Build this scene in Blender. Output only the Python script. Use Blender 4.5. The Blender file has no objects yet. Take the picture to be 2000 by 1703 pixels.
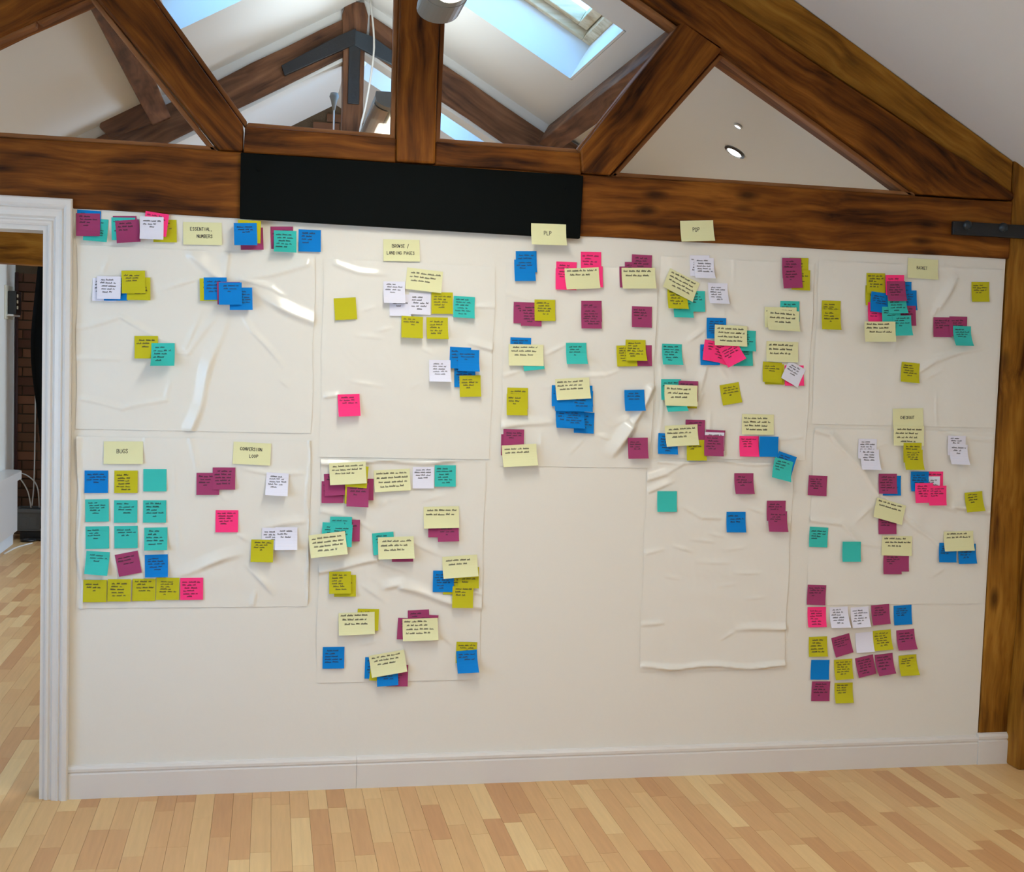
import bpy, bmesh, math, random
import numpy as np
from mathutils import Vector, Matrix
random.seed(7); rng = np.random.RandomState(5)
sc = bpy.context.scene
C = sc.collection
PI = math.pi

# ---------------------------------------------------------------- camera
FPX = 2349.4
yaw, pitch, roll = 0.20004, -0.06495, 0.03272
CAM = np.array([0.6501, -4.2379, 1.5515])
fw = np.array([math.sin(yaw)*math.cos(pitch), math.cos(yaw)*math.cos(pitch), math.sin(pitch)])
r0 = np.cross(fw, [0, 0, 1]); r0 /= np.linalg.norm(r0); u0 = np.cross(r0, fw)
RT = r0*math.cos(roll)+u0*math.sin(roll); UP = -r0*math.sin(roll)+u0*math.cos(roll)
cam = bpy.data.cameras.new('camera'); co = bpy.data.objects.new('camera', cam); C.objects.link(co)
cam.sensor_fit = 'HORIZONTAL'; cam.sensor_width = 36; cam.lens = FPX/2000*36
cam.clip_start = 0.05; cam.clip_end = 200
co.matrix_world = Matrix(((RT[0], UP[0], -fw[0], CAM[0]), (RT[1], UP[1], -fw[1], CAM[1]), (RT[2], UP[2], -fw[2], CAM[2]), (0, 0, 0, 1)))
sc.camera = co

def wp(x, y, Y=0.0):
    """photo pixel -> (X, Z) on the plane y = Y (measured from the photo)"""
    d = fw*FPX+RT*(x-1000)-UP*(y-851.5); t = (Y-CAM[1])/d[1]; P = CAM+d*t
    return P[0], P[2]

# ---------------------------------------------------------------- sky, lights, exposure
w = bpy.data.worlds.new('sky'); sc.world = w; w.use_nodes = True
nt = w.node_tree; bg = nt.nodes['Background']
tc = nt.nodes.new('ShaderNodeTexCoord'); sep = nt.nodes.new('ShaderNodeSeparateXYZ')
rp = nt.nodes.new('ShaderNodeValToRGB')
rp.color_ramp.elements[0].position = 0.0; rp.color_ramp.elements[0].color = (0.36, 0.64, 1.0, 1)
rp.color_ramp.elements[1].position = 0.9; rp.color_ramp.elements[1].color = (0.09, 0.43, 1.0, 1)
nt.links.new(tc.outputs['Generated'], sep.inputs[0]); nt.links.new(sep.outputs[2], rp.inputs[0]); nt.links.new(rp.outputs[0], bg.inputs[0])
bg.inputs[1].default_value = 8.5

def area(name, loc, rot, sx, sy, power, col, spread=180):
    l = bpy.data.lights.new(name, 'AREA'); l.shape = 'RECTANGLE'; l.size = sx; l.size_y = sy
    l.energy = power; l.color = col; l.spread = math.radians(spread)
    o = bpy.data.objects.new(name, l); C.objects.link(o); o.location = loc; o.rotation_euler = rot
    return o
WARM = (1.0, 0.955, 0.84); COOL = (1.0, 0.96, 0.88)
# lamps added for daylight at unseen side windows (built below, in wall_left and wall_right)
area('added_daylight_left', (-1.24, -3.3, 1.35), (0, -PI/2, 0), 1.2, 1.6, 11, COOL)
area('added_daylight_left', (-1.24, -1.5, 1.35), (0, -PI/2, 0), 1.2, 1.2, 4, COOL)
area('added_daylight_far', (3.62, 4.6, 1.35), (0, PI/2, 0), 1.2, 1.6, 62, (0.78, 0.89, 1.0))  # added to light the far left wall
# light sent down by the near room's hanging fluorescent fittings, plus an added warm lamp
area('overhead_light', (1.13, -1.30, 2.50), (0, 0, 0), 0.12, 1.15, 21, WARM)
area('overhead_light', (1.13, -4.2, 2.50), (0, 0, 0), 0.12, 1.5, 11, WARM)
area('overhead_light', (2.75, -3.0, 2.30), (0, 0, 0), 0.12, 1.2, 19, (1.0, 0.84, 0.66))  # warm lamp added for the right side, without a fitting
# far room: fitting and end-bay lamp send light down, an added uplight sends it up
area('overhead_light', (1.175, 2.0, 2.62), (0, 0, 0), 0.12, 1.2, 25, (1.0, 0.98, 0.9))
area('overhead_light', (1.175, 4.6, 2.62), (0, 0, 0), 0.12, 1.2, 19, (1.0, 0.98, 0.9))  # lamp over the end bay, no fitting built for it
area('added_uplight', (1.175, 2.0, 2.80), (0, PI, 0), 0.12, 1.2, 8.5, (0.88, 0.98, 1.0))  # added to brighten the far ceiling
sc.view_settings.view_transform = 'Standard'; sc.view_settings.look = 'None'
sc.view_settings.exposure = 0.0; sc.view_settings.gamma = 1.0; sc.view_settings.use_curve_mapping = False

# ---------------------------------------------------------------- materials
def srgb(r, g, b):
    f = lambda c: (c/255/12.92 if c/255 <= 0.04045 else ((c/255+0.055)/1.055)**2.4)
    return (f(r), f(g), f(b), 1)
def mat(name, col, rough=0.6, spec=0.5, metal=0.0, emis=None, estr=0, bump=0, bscale=60, var=0.0, vscale=4):
    m = bpy.data.materials.new(name); m.use_nodes = True; t = m.node_tree; b = t.nodes['Principled BSDF']
    b.inputs['Base Color'].default_value = col; b.inputs['Roughness'].default_value = rough
    b.inputs['Metallic'].default_value = metal; b.inputs['Specular IOR Level'].default_value = spec
    if emis: b.inputs['Emission Color'].default_value = emis; b.inputs['Emission Strength'].default_value = estr
    if bump or var:
        c = t.nodes.new('ShaderNodeTexCoord')
    if var:
        n = t.nodes.new('ShaderNodeTexNoise'); n.inputs['Scale'].default_value = vscale; n.inputs['Detail'].default_value = 4
        t.links.new(c.outputs['Object'], n.inputs['Vector'])
        mx = t.nodes.new('ShaderNodeMix'); mx.data_type = 'RGBA'
        mx.inputs[6].default_value = tuple(min(1, v*(1-var)) for v in col[:3])+(1,)
        mx.inputs[7].default_value = tuple(min(1, v*(1+var)) for v in col[:3])+(1,)
        t.links.new(n.outputs['Fac'], mx.inputs[0]); t.links.new(mx.outputs[2], b.inputs['Base Color'])
    if bump:
        n = t.nodes.new('ShaderNodeTexNoise'); n.inputs['Scale'].default_value = bscale; n.inputs['Detail'].default_value = 5
        t.links.new(c.outputs['Object'], n.inputs['Vector'])
        bp = t.nodes.new('ShaderNodeBump'); bp.inputs['Strength'].default_value = bump; bp.inputs['Distance'].default_value = 0.01
        t.links.new(n.outputs['Fac'], bp.inputs['Height']); t.links.new(bp.outputs[0], b.inputs['Normal'])
    return m

def wood(name, dark, mid, light, sc_=1.0, rough=0.6, knots=True):
    """grain runs along the object's local X"""
    m = bpy.data.materials.new(name); m.use_nodes = True; t = m.node_tree; b = t.nodes['Principled BSDF']
    c = t.nodes.new('ShaderNodeTexCoord'); oi = t.nodes.new('ShaderNodeObjectInfo')
    add = t.nodes.new('ShaderNodeVectorMath'); add.operation = 'ADD'
    mul = t.nodes.new('ShaderNodeVectorMath'); mul.operation = 'SCALE'; mul.inputs[3].default_value = 37.0
    cmb = t.nodes.new('ShaderNodeCombineXYZ')
    for i in range(3): t.links.new(oi.outputs['Random'], cmb.inputs[i])
    t.links.new(cmb.outputs[0], mul.inputs[0]); t.links.new(c.outputs['Object'], add.inputs[0]); t.links.new(mul.outputs[0], add.inputs[1])
    # warp
    wn = t.nodes.new('ShaderNodeTexNoise'); wn.inputs['Scale'].default_value = 2.2; wn.inputs['Detail'].default_value = 2
    t.links.new(add.outputs[0], wn.inputs['Vector'])
    ws = t.nodes.new('ShaderNodeVectorMath'); ws.operation = 'SCALE'; ws.inputs[3].default_value = 0.10
    t.links.new(wn.outputs['Color'], ws.inputs[0])
    wa = t.nodes.new('ShaderNodeVectorMath'); wa.operation = 'ADD'; t.links.new(add.outputs[0], wa.inputs[0]); t.links.new(ws.outputs[0], wa.inputs[1])
    mp = t.nodes.new('ShaderNodeMapping'); mp.inputs['Scale'].default_value = (1.8*sc_, 34*sc_, 34*sc_)
    t.links.new(wa.outputs[0], mp.inputs['Vector'])
    n = t.nodes.new('ShaderNodeTexNoise'); n.inputs['Scale'].default_value = 1; n.inputs['Detail'].default_value = 7; n.inputs['Roughness'].default_value = 0.6
    t.links.new(mp.outputs[0], n.inputs['Vector'])
    r = t.nodes.new('ShaderNodeValToRGB'); e = r.color_ramp.elements
    e[0].position = 0.36; e[0].color = dark; e[1].position = 0.66; e[1].color = light
    k = e.new(0.52); k.color = mid
    # broad blotches
    mp2 = t.nodes.new('ShaderNodeMapping'); mp2.inputs['Scale'].default_value = (2.2, 7, 7); t.links.new(add.outputs[0], mp2.inputs['Vector'])
    n2 = t.nodes.new('ShaderNodeTexNoise'); n2.inputs['Scale'].default_value = 1.2; n2.inputs['Detail'].default_value = 3
    t.links.new(mp2.outputs[0], n2.inputs['Vector'])
    mx0 = t.nodes.new('ShaderNodeMix'); mx0.data_type = 'FLOAT'; mx0.inputs[0].default_value = 0.45
    t.links.new(n.outputs['Fac'], mx0.inputs[2]); t.links.new(n2.outputs['Fac'], mx0.inputs[3])
    t.links.new(mx0.outputs[0], r.inputs[0])
    col = r.outputs[0]
    if knots:
        mp3 = t.nodes.new('ShaderNodeMapping'); mp3.inputs['Scale'].default_value = (3.2, 7.5, 7.5); t.links.new(add.outputs[0], mp3.inputs['Vector'])
        v = t.nodes.new('ShaderNodeTexVoronoi'); v.inputs['Scale'].default_value = 1.0; t.links.new(mp3.outputs[0], v.inputs['Vector'])
        rr = t.nodes.new('ShaderNodeValToRGB'); rr.color_ramp.elements[0].position = 0.05; rr.color_ramp.elements[0].color = (1, 1, 1, 1)
        rr.color_ramp.elements[1].position = 0.19; rr.color_ramp.elements[1].color = (0, 0, 0, 1)
        t.links.new(v.outputs['Distance'], rr.inputs[0])
        mk = t.nodes.new('ShaderNodeMix'); mk.data_type = 'RGBA'; mk.inputs[7].default_value = tuple(x*0.35 for x in dark[:3])+(1,)
        km = t.nodes.new('ShaderNodeMath'); km.operation = 'MULTIPLY'; km.inputs[1].default_value = 0.75; t.links.new(rr.outputs[0], km.inputs[0])
        t.links.new(km.outputs[0], mk.inputs[0]); t.links.new(col, mk.inputs[6]); col = mk.outputs[2]
    t.links.new(col, b.inputs['Base Color']); b.inputs['Roughness'].default_value = rough; b.inputs['Specular IOR Level'].default_value = 0.16
    bp = t.nodes.new('ShaderNodeBump'); bp.inputs['Strength'].default_value = 0.35; bp.inputs['Distance'].default_value = 0.004
    t.links.new(n.outputs['Fac'], bp.inputs['Height']); t.links.new(bp.outputs[0], b.inputs['Normal'])
    return m

WHITE_WALL = mat('painted_plaster', (0.76, 0.735, 0.665, 1), 0.7, 0.3, bump=0.06, bscale=35)
WHITE_CEIL = mat('ceiling_paint', (0.74, 0.73, 0.70, 1), 0.85, 0.2, bump=0.05, bscale=30)
WHITE_GLOSS = mat('white_gloss_paint', (0.70, 0.67, 0.63, 1), 0.3, 0.5)
FILM = mat('static_film', (0.77, 0.75, 0.685, 1), 0.22, 0.5)
OAK_D = wood('stained_truss_timber', srgb(40, 15, 2), srgb(112, 62, 14), srgb(152, 94, 30), sc_=1.0)
OAK_Y = wood('yellow_timber', srgb(74, 38, 4), srgb(140, 92, 26), srgb(172, 122, 44))
OAK_F = wood('far_truss_timber', srgb(58, 34, 22), srgb(112, 74, 50), srgb(140, 98, 68))
BEADM = wood('bead_timber', srgb(108, 66, 34), srgb(140, 92, 54), srgb(164, 116, 76), knots=False)
BLACK = mat('black_painted_steel', (0.002, 0.0035, 0.0035, 1), 0.75, 0.08, bump=0.15, bscale=18)
IRON = mat('black_iron', (0.012, 0.013, 0.016, 1), 0.42, 0.5, metal=0.3, bump=0.2, bscale=40)
IRONBLUE = mat('blue_lit_iron', (0.02, 0.032, 0.045, 1), 0.35, 0.6, metal=0.4, bump=0.2, bscale=40)  # blue daylight on the far strap arm put into the colour; bolts share it
GREY_METAL = mat('grey_enamel', (0.22, 0.21, 0.18, 1), 0.4, 0.5)
GLOW = mat('lit_diffuser', (0.9, 0.9, 0.8, 1), 0.5, 0.3, emis=(1.0, 0.98, 0.78, 1), estr=3.0)
LOUVRE = mat('aluminium_louvre', (0.6, 0.6, 0.56, 1), 0.3, 0.5, metal=0.8)
PINE = wood('pale_pine', srgb(170, 140, 104), srgb(206, 184, 150), srgb(224, 206, 178), knots=False)
CABLE_W = mat('white_cable', (0.7, 0.68, 0.64, 1), 0.5)
INK = mat('marker_ink', (0.035, 0.035, 0.045, 1), 0.7, 0.2)
CURTAIN = mat('black_curtain', (0.006, 0.007, 0.008, 1), 0.9, 0.1)
MORTAR = mat('mortar', srgb(92, 76, 58), 0.9, 0.2, bump=0.3, bscale=90)
PLASTIC_G = mat('grey_crate_plastic', srgb(96, 98, 98), 0.5)
PLASTIC_K = mat('black_plastic', (0.012, 0.013, 0.015, 1), 0.4)
PALE_BLUE = mat('pale_cabinet_paint', (0.72, 0.76, 0.80, 1), 0.4)
CREAM = mat('cream_plastic', (0.66, 0.63, 0.5, 1), 0.5)
CHROME = mat('bright_metal', (0.6, 0.6, 0.6, 1), 0.25, metal=1.0)

def glassmat():
    m = bpy.data.materials.new('window_glass'); m.use_nodes = True; t = m.node_tree
    t.nodes.remove(t.nodes['Principled BSDF']); out = t.nodes['Material Output']
    tr = t.nodes.new('ShaderNodeBsdfTransparent'); gl = t.nodes.new('ShaderNodeBsdfGlossy'); gl.inputs['Roughness'].default_value = 0.03
    fr = t.nodes.new('ShaderNodeFresnel'); fr.inputs['IOR'].default_value = 1.4
    mx = t.nodes.new('ShaderNodeMixShader'); ge = t.nodes.new('ShaderNodeNewGeometry'); iv = t.nodes.new('ShaderNodeMath'); iv.operation = 'SUBTRACT'; iv.inputs[0].default_value = 1
    mm = t.nodes.new('ShaderNodeMath'); mm.operation = 'MULTIPLY'; t.links.new(ge.outputs['Backfacing'], iv.inputs[1]); t.links.new(iv.outputs[0], mm.inputs[0]); t.links.new(fr.outputs[0], mm.inputs[1])
    t.links.new(mm.outputs[0], mx.inputs[0]); t.links.new(tr.outputs[0], mx.inputs[1]); t.links.new(gl.outputs[0], mx.inputs[2])
    t.links.new(mx.outputs[0], out.inputs[0]); return m
GLASS = glassmat()

def stripmat():
    """floor strips: colour differs strip by strip, fine grain along Y"""
    m = bpy.data.materials.new('beech_strip'); m.use_nodes = True; t = m.node_tree; b = t.nodes['Principled BSDF']
    oi = t.nodes.new('ShaderNodeObjectInfo'); ge = t.nodes.new('ShaderNodeNewGeometry'); c = t.nodes.new('ShaderNodeTexCoord')
    ad = t.nodes.new('ShaderNodeMath'); ad.operation = 'ADD'; t.links.new(oi.outputs['Random'], ad.inputs[0]); t.links.new(ge.outputs['Random Per Island'], ad.inputs[1])
    fr = t.nodes.new('ShaderNodeMath'); fr.operation = 'FRACT'; t.links.new(ad.outputs[0], fr.inputs[0])
    r = t.nodes.new('ShaderNodeValToRGB'); e = r.color_ramp.elements; r.color_ramp.interpolation = 'LINEAR'
    e[0].position = 0; e[0].color = srgb(198, 148, 100); e[1].position = 1; e[1].color = srgb(226, 193, 138)
    for p_, c_ in ((0.10, (197, 149, 100)), (0.30, (208, 162, 111)), (0.55, (211, 170, 117)), (0.82, (216, 177, 123))):
        k = e.new(p_); k.color = srgb(*c_)
    t.links.new(fr.outputs[0], r.inputs[0])
    mp = t.nodes.new('ShaderNodeMapping'); mp.inputs['Scale'].default_value = (70, 5, 70)
    ps = t.nodes.new('ShaderNodeVectorMath'); ps.operation = 'ADD'; t.links.new(ge.outputs['Position'], ps.inputs[0])
    cm = t.nodes.new('ShaderNodeCombineXYZ'); t.links.new(fr.outputs[0], cm.inputs[1]); t.links.new(cm.outputs[0], ps.inputs[1])
    t.links.new(ps.outputs[0], mp.inputs['Vector'])
    n = t.nodes.new('ShaderNodeTexNoise'); n.inputs['Scale'].default_value = 1; n.inputs['Detail'].default_value = 5; t.links.new(mp.outputs[0], n.inputs['Vector'])
    mr = t.nodes.new('ShaderNodeMapRange'); mr.inputs[3].default_value = 0.86; mr.inputs[4].default_value = 1.14; t.links.new(n.outputs['Fac'], mr.inputs[0])
    mx = t.nodes.new('ShaderNodeVectorMath'); mx.operation = 'SCALE'; t.links.new(r.outputs[0], mx.inputs[0]); t.links.new(mr.outputs[0], mx.inputs[3])
    t.links.new(mx.outputs[0], b.inputs['Base Color']); b.inputs['Roughness'].default_value = 0.42; b.inputs['Specular IOR Level'].default_value = 0.35
    return m
STRIP = stripmat()
def brickmat():
    m = bpy.data.materials.new('old_brick'); m.use_nodes = True; t = m.node_tree; b = t.nodes['Principled BSDF']
    oi = t.nodes.new('ShaderNodeObjectInfo'); ge = t.nodes.new('ShaderNodeNewGeometry')
    ad = t.nodes.new('ShaderNodeMath'); ad.operation = 'ADD'; t.links.new(oi.outputs['Random'], ad.inputs[0]); t.links.new(ge.outputs['Random Per Island'], ad.inputs[1])
    fr = t.nodes.new('ShaderNodeMath'); fr.operation = 'FRACT'; t.links.new(ad.outputs[0], fr.inputs[0])
    r = t.nodes.new('ShaderNodeValToRGB'); e = r.color_ramp.elements
    e[0].color = srgb(88, 50, 34); e[1].color = srgb(132, 84, 58); k = e.new(0.5); k.color = srgb(104, 70, 46)
    t.links.new(fr.outputs[0], r.inputs[0]); t.links.new(r.outputs[0], b.inputs['Base Color']); b.inputs['Roughness'].default_value = 0.9
    return m
BRICK = brickmat()

# ---------------------------------------------------------------- mesh helpers
def obj(name, verts, faces, m, parent=None, kind=None, smooth=False, loc=None):
    me = bpy.data.meshes.new(name); me.from_pydata([tuple(v) for v in verts], [], faces); me.update()
    if m: me.materials.append(m)
    if smooth: me.polygons.foreach_set('use_smooth', [True]*len(me.polygons))
    o = bpy.data.objects.new(name, me); C.objects.link(o)
    if parent: o.parent = parent
    if kind: o['kind'] = kind
    if loc: o.location = loc
    return o
class MB:
    def __init__(s): s.v = []; s.f = []
    def add(s, v, f):
        n = len(s.v); s.v += [tuple(x) for x in v]; s.f += [tuple(i+n for i in q) for q in f]; return s
    def box(s, x0, x1, y0, y1, z0, z1):
        return s.add([(x0, y0, z0), (x1, y0, z0), (x1, y1, z0), (x0, y1, z0), (x0, y0, z1), (x1, y0, z1), (x1, y1, z1), (x0, y1, z1)],
                     [(0, 3, 2, 1), (4, 5, 6, 7), (0, 1, 5, 4), (1, 2, 6, 5), (2, 3, 7, 6), (3, 0, 4, 7)])
    def prism(s, poly, y0, y1):
        """polygon in XZ extruded from y0 to y1"""
        n = len(poly); a = sum(poly[i][0]*poly[(i+1) % n][1]-poly[(i+1) % n][0]*poly[i][1] for i in range(n))
        if a < 0: poly = poly[::-1]
        v = [(x, y0, z) for x, z in poly]+[(x, y1, z) for x, z in poly]
        f = [tuple(range(n)), tuple(range(2*n-1, n-1, -1))]+[((i+1) % n, i, i+n, (i+1) % n+n) for i in range(n)]
        return s.add(v, f)
    def tube(s, pts, r, n=8, cap=True):
        pts = [Vector(p) for p in pts]; rings = []
        for i, p in enumerate(pts):
            t = (pts[min(i+1, len(pts)-1)]-pts[max(i-1, 0)]).normalized()
            a = t.cross(Vector((0, 0, 1)));
            if a.length < 1e-3: a = t.cross(Vector((1, 0, 0)))
            a.normalize(); b = t.cross(a)
            rr = r[i] if isinstance(r, (list, tuple)) else r
            rings.append([p+(a*math.cos(2*PI*k/n)+b*math.sin(2*PI*k/n))*rr for k in range(n)])
        v = [q for ring in rings for q in ring]; f = []
        for i in range(len(pts)-1):
            for k in range(n): f.append((i*n+k, i*n+(k+1) % n, (i+1)*n+(k+1) % n, (i+1)*n+k))
        if cap: f += [tuple(range(n))[::-1], tuple(range((len(pts)-1)*n, len(pts)*n))]
        return s.add(v, f)
    def build(s, name, m, parent=None, kind=None, smooth=False, bevel=0, seg=2):
        o = obj(name, s.v, s.f, m, parent, kind, smooth)
        if bevel:
            b = o.modifiers.new('bevel', 'BEVEL'); b.width = bevel; b.segments = seg; b.limit_method = 'ANGLE'
        return o
def empty(name, loc=(0, 0, 0)):
    o = bpy.data.objects.new(name, None); C.objects.link(o); o.location = loc; o.empty_display_size = 0.05; return o
def tag(o, label=None, cat=None, group=None, kind=None):
    if label: o['label'] = label
    if cat: o['category'] = cat
    if group: o['group'] = group
    if kind: o['kind'] = kind
    return o
def thing(name, label, cat, loc=(0, 0, 0), group=None): return tag(empty(name, loc), label, cat, group)

def timber(name, poly, y0, y1, m, parent=None, bevel=0.006, axis=None, wav=0.004):
    """timber from an XZ outline; local X runs along its length so that the grain does too"""
    P = [Vector((a, b)) for a, b in poly]
    if axis is None:
        L = max(((P[i]-P[(i+1) % len(P)]).length, i) for i in range(len(P))); d = P[(L[1]+1) % len(P)]-P[L[1]]; ang = math.atan2(d.y, d.x)
    else: ang = math.radians(axis)
    c = sum(P, Vector((0, 0)))/len(P); ca, sa = math.cos(-ang), math.sin(-ang)
    loc = []
    # subdivide long edges and let them wander a little, as hewn timber does
    n = len(P)
    for i in range(n):
        a, b = P[i], P[(i+1) % n]; L = (b-a).length; k = max(1, int(L/0.22)); nn = Vector((-(b-a).y, (b-a).x)).normalized() if L > 0 else Vector((0, 0))
        for j in range(k):
            q = a.lerp(b, j/k)
            if j: q = q+nn*random.uniform(-wav, wav)
            loc.append(q)
    lp = [((q-c).x*ca-(q-c).y*sa, (q-c).x*sa+(q-c).y*ca) for q in loc]
    o = MB().prism(lp, 0, y1-y0).build(name, m, parent, bevel=bevel)
    o.location = (c.x, y0, c.y); o.rotation_euler = (0, -ang, 0)
    return o

# ================================================================= SETTING
XL, XR, YN, YF = -1.35, 3.60, -6.0, 6.0       # side walls, near end, far gable
XC = 1.14; S = 0.566
def zc(x, ap): return ap-S*abs(x-XC)
AP1, AP2 = 3.68, 3.60

# ---- floor: beech strips laid towards the far room
fl = MB().box(XL-.15, XR+.15, YN-.1, YF+.1, -0.12, -0.012).build('floor', mat('screed', srgb(120, 88, 56), 0.9)); fl['kind'] = 'structure'
SW = 0.0635; strips = []
x = XL; row = 0
while x < XR+.05:
    y = YN-random.uniform(0, .5)
    # boards of three strips: ends of the strips in a board stay staggered
    while y < YF:
        L = random.choice((.22, .30, .38, .46, .54, .30, .38)); strips.append((x, y, L)); y += L
    x += SW; row += 1
def vis_rank(s):
    cx_, cy_ = s[0]+SW/2, s[1]+s[2]/2
    d = np.array([cx_, cy_, 0])-CAM; z = d.dot(fw)
    if z < .5: return -1
    u, v = FPX*d.dot(RT)/z, -FPX*d.dot(UP)/z
    if abs(u) > 1050 or v > 900: return -1
    if cy_ > 0.02 and (cx_ > -0.03): return -1
    return 1/(z*z)*(abs(v)+50)
rk = sorted([(vis_rank(s), i) for i, s in enumerate(strips)], reverse=True)
near = [i for r, i in rk[:300] if r > 0]; nearset = set(near)
def strip_geo(L): return MB().box(0.0004, SW-0.0004, 0.0004, L-0.0004, -0.012, 0)
smesh = {}
for i in near:
    x0, y0, L = strips[i]
    if L not in smesh:
        o = strip_geo(L).build('plank', STRIP, fl); smesh[L] = o.data
    else:
        o = bpy.data.objects.new('plank', smesh[L]); C.objects.link(o); o.parent = fl
    o.location = (x0, y0, 0)
mb = MB()
for i, (x0, y0, L) in enumerate(strips):
    if i in nearset: continue
    mb.box(x0+.0004, x0+SW-.0004, y0+.0004, y0+L-.0004, -0.012, 0)
mb.build('plank_field', STRIP, fl, kind='stuff')

# ---- walls
def struct(o): o['kind'] = 'structure'; return o
DX0, DX1, DZ = -0.93, -0.072, 1.94           # door opening
b = MB().box(DX1, 3.44, 0, .12, 0, 1.997).box(XL, DX0, 0, .12, 0, 1.997).box(DX0, DX1, 0, .12, DZ, 1.997)
struct(b.build('wall_back', WHITE_WALL))
# near room left wall with two added unseen windows, right wall, rear wall
zw = zc(XL, AP1)
b = MB()
ww = [(-4.1, -2.5), (-2.1, -0.9)]; ys = [YN] + [v for q in ww for v in q] + [0.0]
for i in range(0, len(ys), 2): b.box(XL-.15, XL, ys[i], ys[i+1], 0, zw+.05)
for a0, a1 in ww: b.box(XL-.15, XL, a0, a1, 0, .75).box(XL-.15, XL, a0, a1, 1.95, zw+.05)
b.box(XL-.15, XL, 0, YF, 0, zc(XL, AP2)+.1)
struct(b.build('wall_left', WHITE_WALL))
for k, (a0, a1, X0) in enumerate([(a, c, XL) for a, c in ww]+[(3.8, 5.4, XR+.22)]):  # unseen side windows, added for the light
    o = struct(MB().box(X0-.10, X0-.095, a0+.04, a1-.04, .79, 1.91).build('window_%d' % (k+6), GLASS))
    fbm = MB()
    for (p0, p1, q0, q1) in ((a0, a1, .75, .80), (a0, a1, 1.90, 1.95), (a0, a0+.05, .8, 1.9), (a1-.05, a1, .8, 1.9), ((a0+a1)/2-.02, (a0+a1)/2+.02, .8, 1.9)):
        fbm.box(X0-.13, X0-.06, p0, p1, q0, q1)
    fbm.build('window_frame', WHITE_GLOSS, o)
struct(MB().box(XR+.06, XR+.2, YN, 3.8, 0, 2.6).box(XR+.06, XR+.2, 5.4, YF, 0, 2.6).box(XR+.06, XR+.2, 3.8, 5.4, 0, .75).box(XR+.06, XR+.2, 3.8, 5.4, 1.95, 2.6).build('wall_right', WHITE_WALL))
struct(MB().prism([(XL, 0), (XR+.06, 0), (XR+.06, zc(XR+.06, AP1)), (XC, AP1), (XL, zc(XL, AP1))], YN-.12, YN).build('wall_rear', WHITE_WALL))

# ---- ceilings: sloped plaster, far room's pierced by skylights
def slope_pt(side, a, y, ap, off=0.0):
    """a: distance from ridge in X; off: along the outward normal"""
    n = Vector((side*S, 0, 1)).normalized()
    return Vector((XC+side*a, y, ap-S*a))+n*off
def ceiling(name, y0, y1, ap, side, amax, holes=()):
    b = MB(); T = 0.03; holes = [(h[0]-.012, h[1]+.012, h[2]-.012, h[3]+.012) for h in holes]
    xs = sorted({0, amax}|{h[0] for h in holes}|{h[1] for h in holes}); yy = sorted({y0, y1}|{h[2] for h in holes}|{h[3] for h in holes})
    for i in range(len(xs)-1):
        for j in range(len(yy)-1):
            ca, cy_ = (xs[i]+xs[i+1])/2, (yy[j]+yy[j+1])/2
            if any(h[0] < ca < h[1] and h[2] < cy_ < h[3] for h in holes): continue
            q = [slope_pt(side, A, Y, ap, o) for o in (0, T) for A, Y in ((xs[i], yy[j]), (xs[i+1], yy[j]), (xs[i+1], yy[j+1]), (xs[i], yy[j+1]))]
            b.add(q, [(0, 1, 2, 3) if side < 0 else (3, 2, 1, 0), (7, 6, 5, 4) if side < 0 else (4, 5, 6, 7), (0, 4, 5, 1), (1, 5, 6, 2), (2, 6, 7, 3), (3, 7, 4, 0)])
    return struct(b.build(name, WHITE_CEIL))
HR = [(0.10, 1.022, 1.03, 2.00), (0.10, 1.022, 3.62, 4.66)]
HL = [(0.06, 0.98, 0.86, 1.84)]
ceiling('ceiling_near_right', YN, 0.12, AP1, 1, 2.6)
ceiling('ceiling_near_left', YN, 0.12, AP1, -1, 2.6)
ceiling('ceiling_far_right', 0.12, YF+.02, AP2, 1, 2.6, HR)
ceiling('ceiling_far_left', 0.12, YF+.02, AP2, -1, 2.6, HL)
# outer roof skin so that daylight comes in only by the skylights
def roof_block(name, side, y0, y1, ap, holes):
    b = MB(); xs = sorted({-0.0, 2.9}|{h[0] for h in holes}|{h[1] for h in holes}); yy = sorted({y0, y1}|{h[2] for h in holes}|{h[3] for h in holes})
    for i in range(len(xs)-1):
        for j in range(len(yy)-1):
            ca, cy_ = (xs[i]+xs[i+1])/2, (yy[j]+yy[j+1])/2
            if any(h[0] < ca < h[1] and h[2] < cy_ < h[3] for h in holes): continue
            q = [slope_pt(side, A, Y, ap, o) for o in (.20, .27) for A, Y in ((xs[i], yy[j]), (xs[i+1], yy[j]), (xs[i+1], yy[j+1]), (xs[i], yy[j+1]))]
            b.add(q, [(0, 1, 2, 3), (7, 6, 5, 4), (0, 4, 5, 1), (1, 5, 6, 2), (2, 6, 7, 3), (3, 7, 4, 0)])
    return struct(b.build(name, mat('roof_slate', srgb(60, 62, 66), 0.8)))
roof_block('roof_right', 1, YN-.2, YF+.3, AP2+.05, HR); roof_block('roof_left', -1, YN-.2, YF+.3, AP2+.05, HL)

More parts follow.
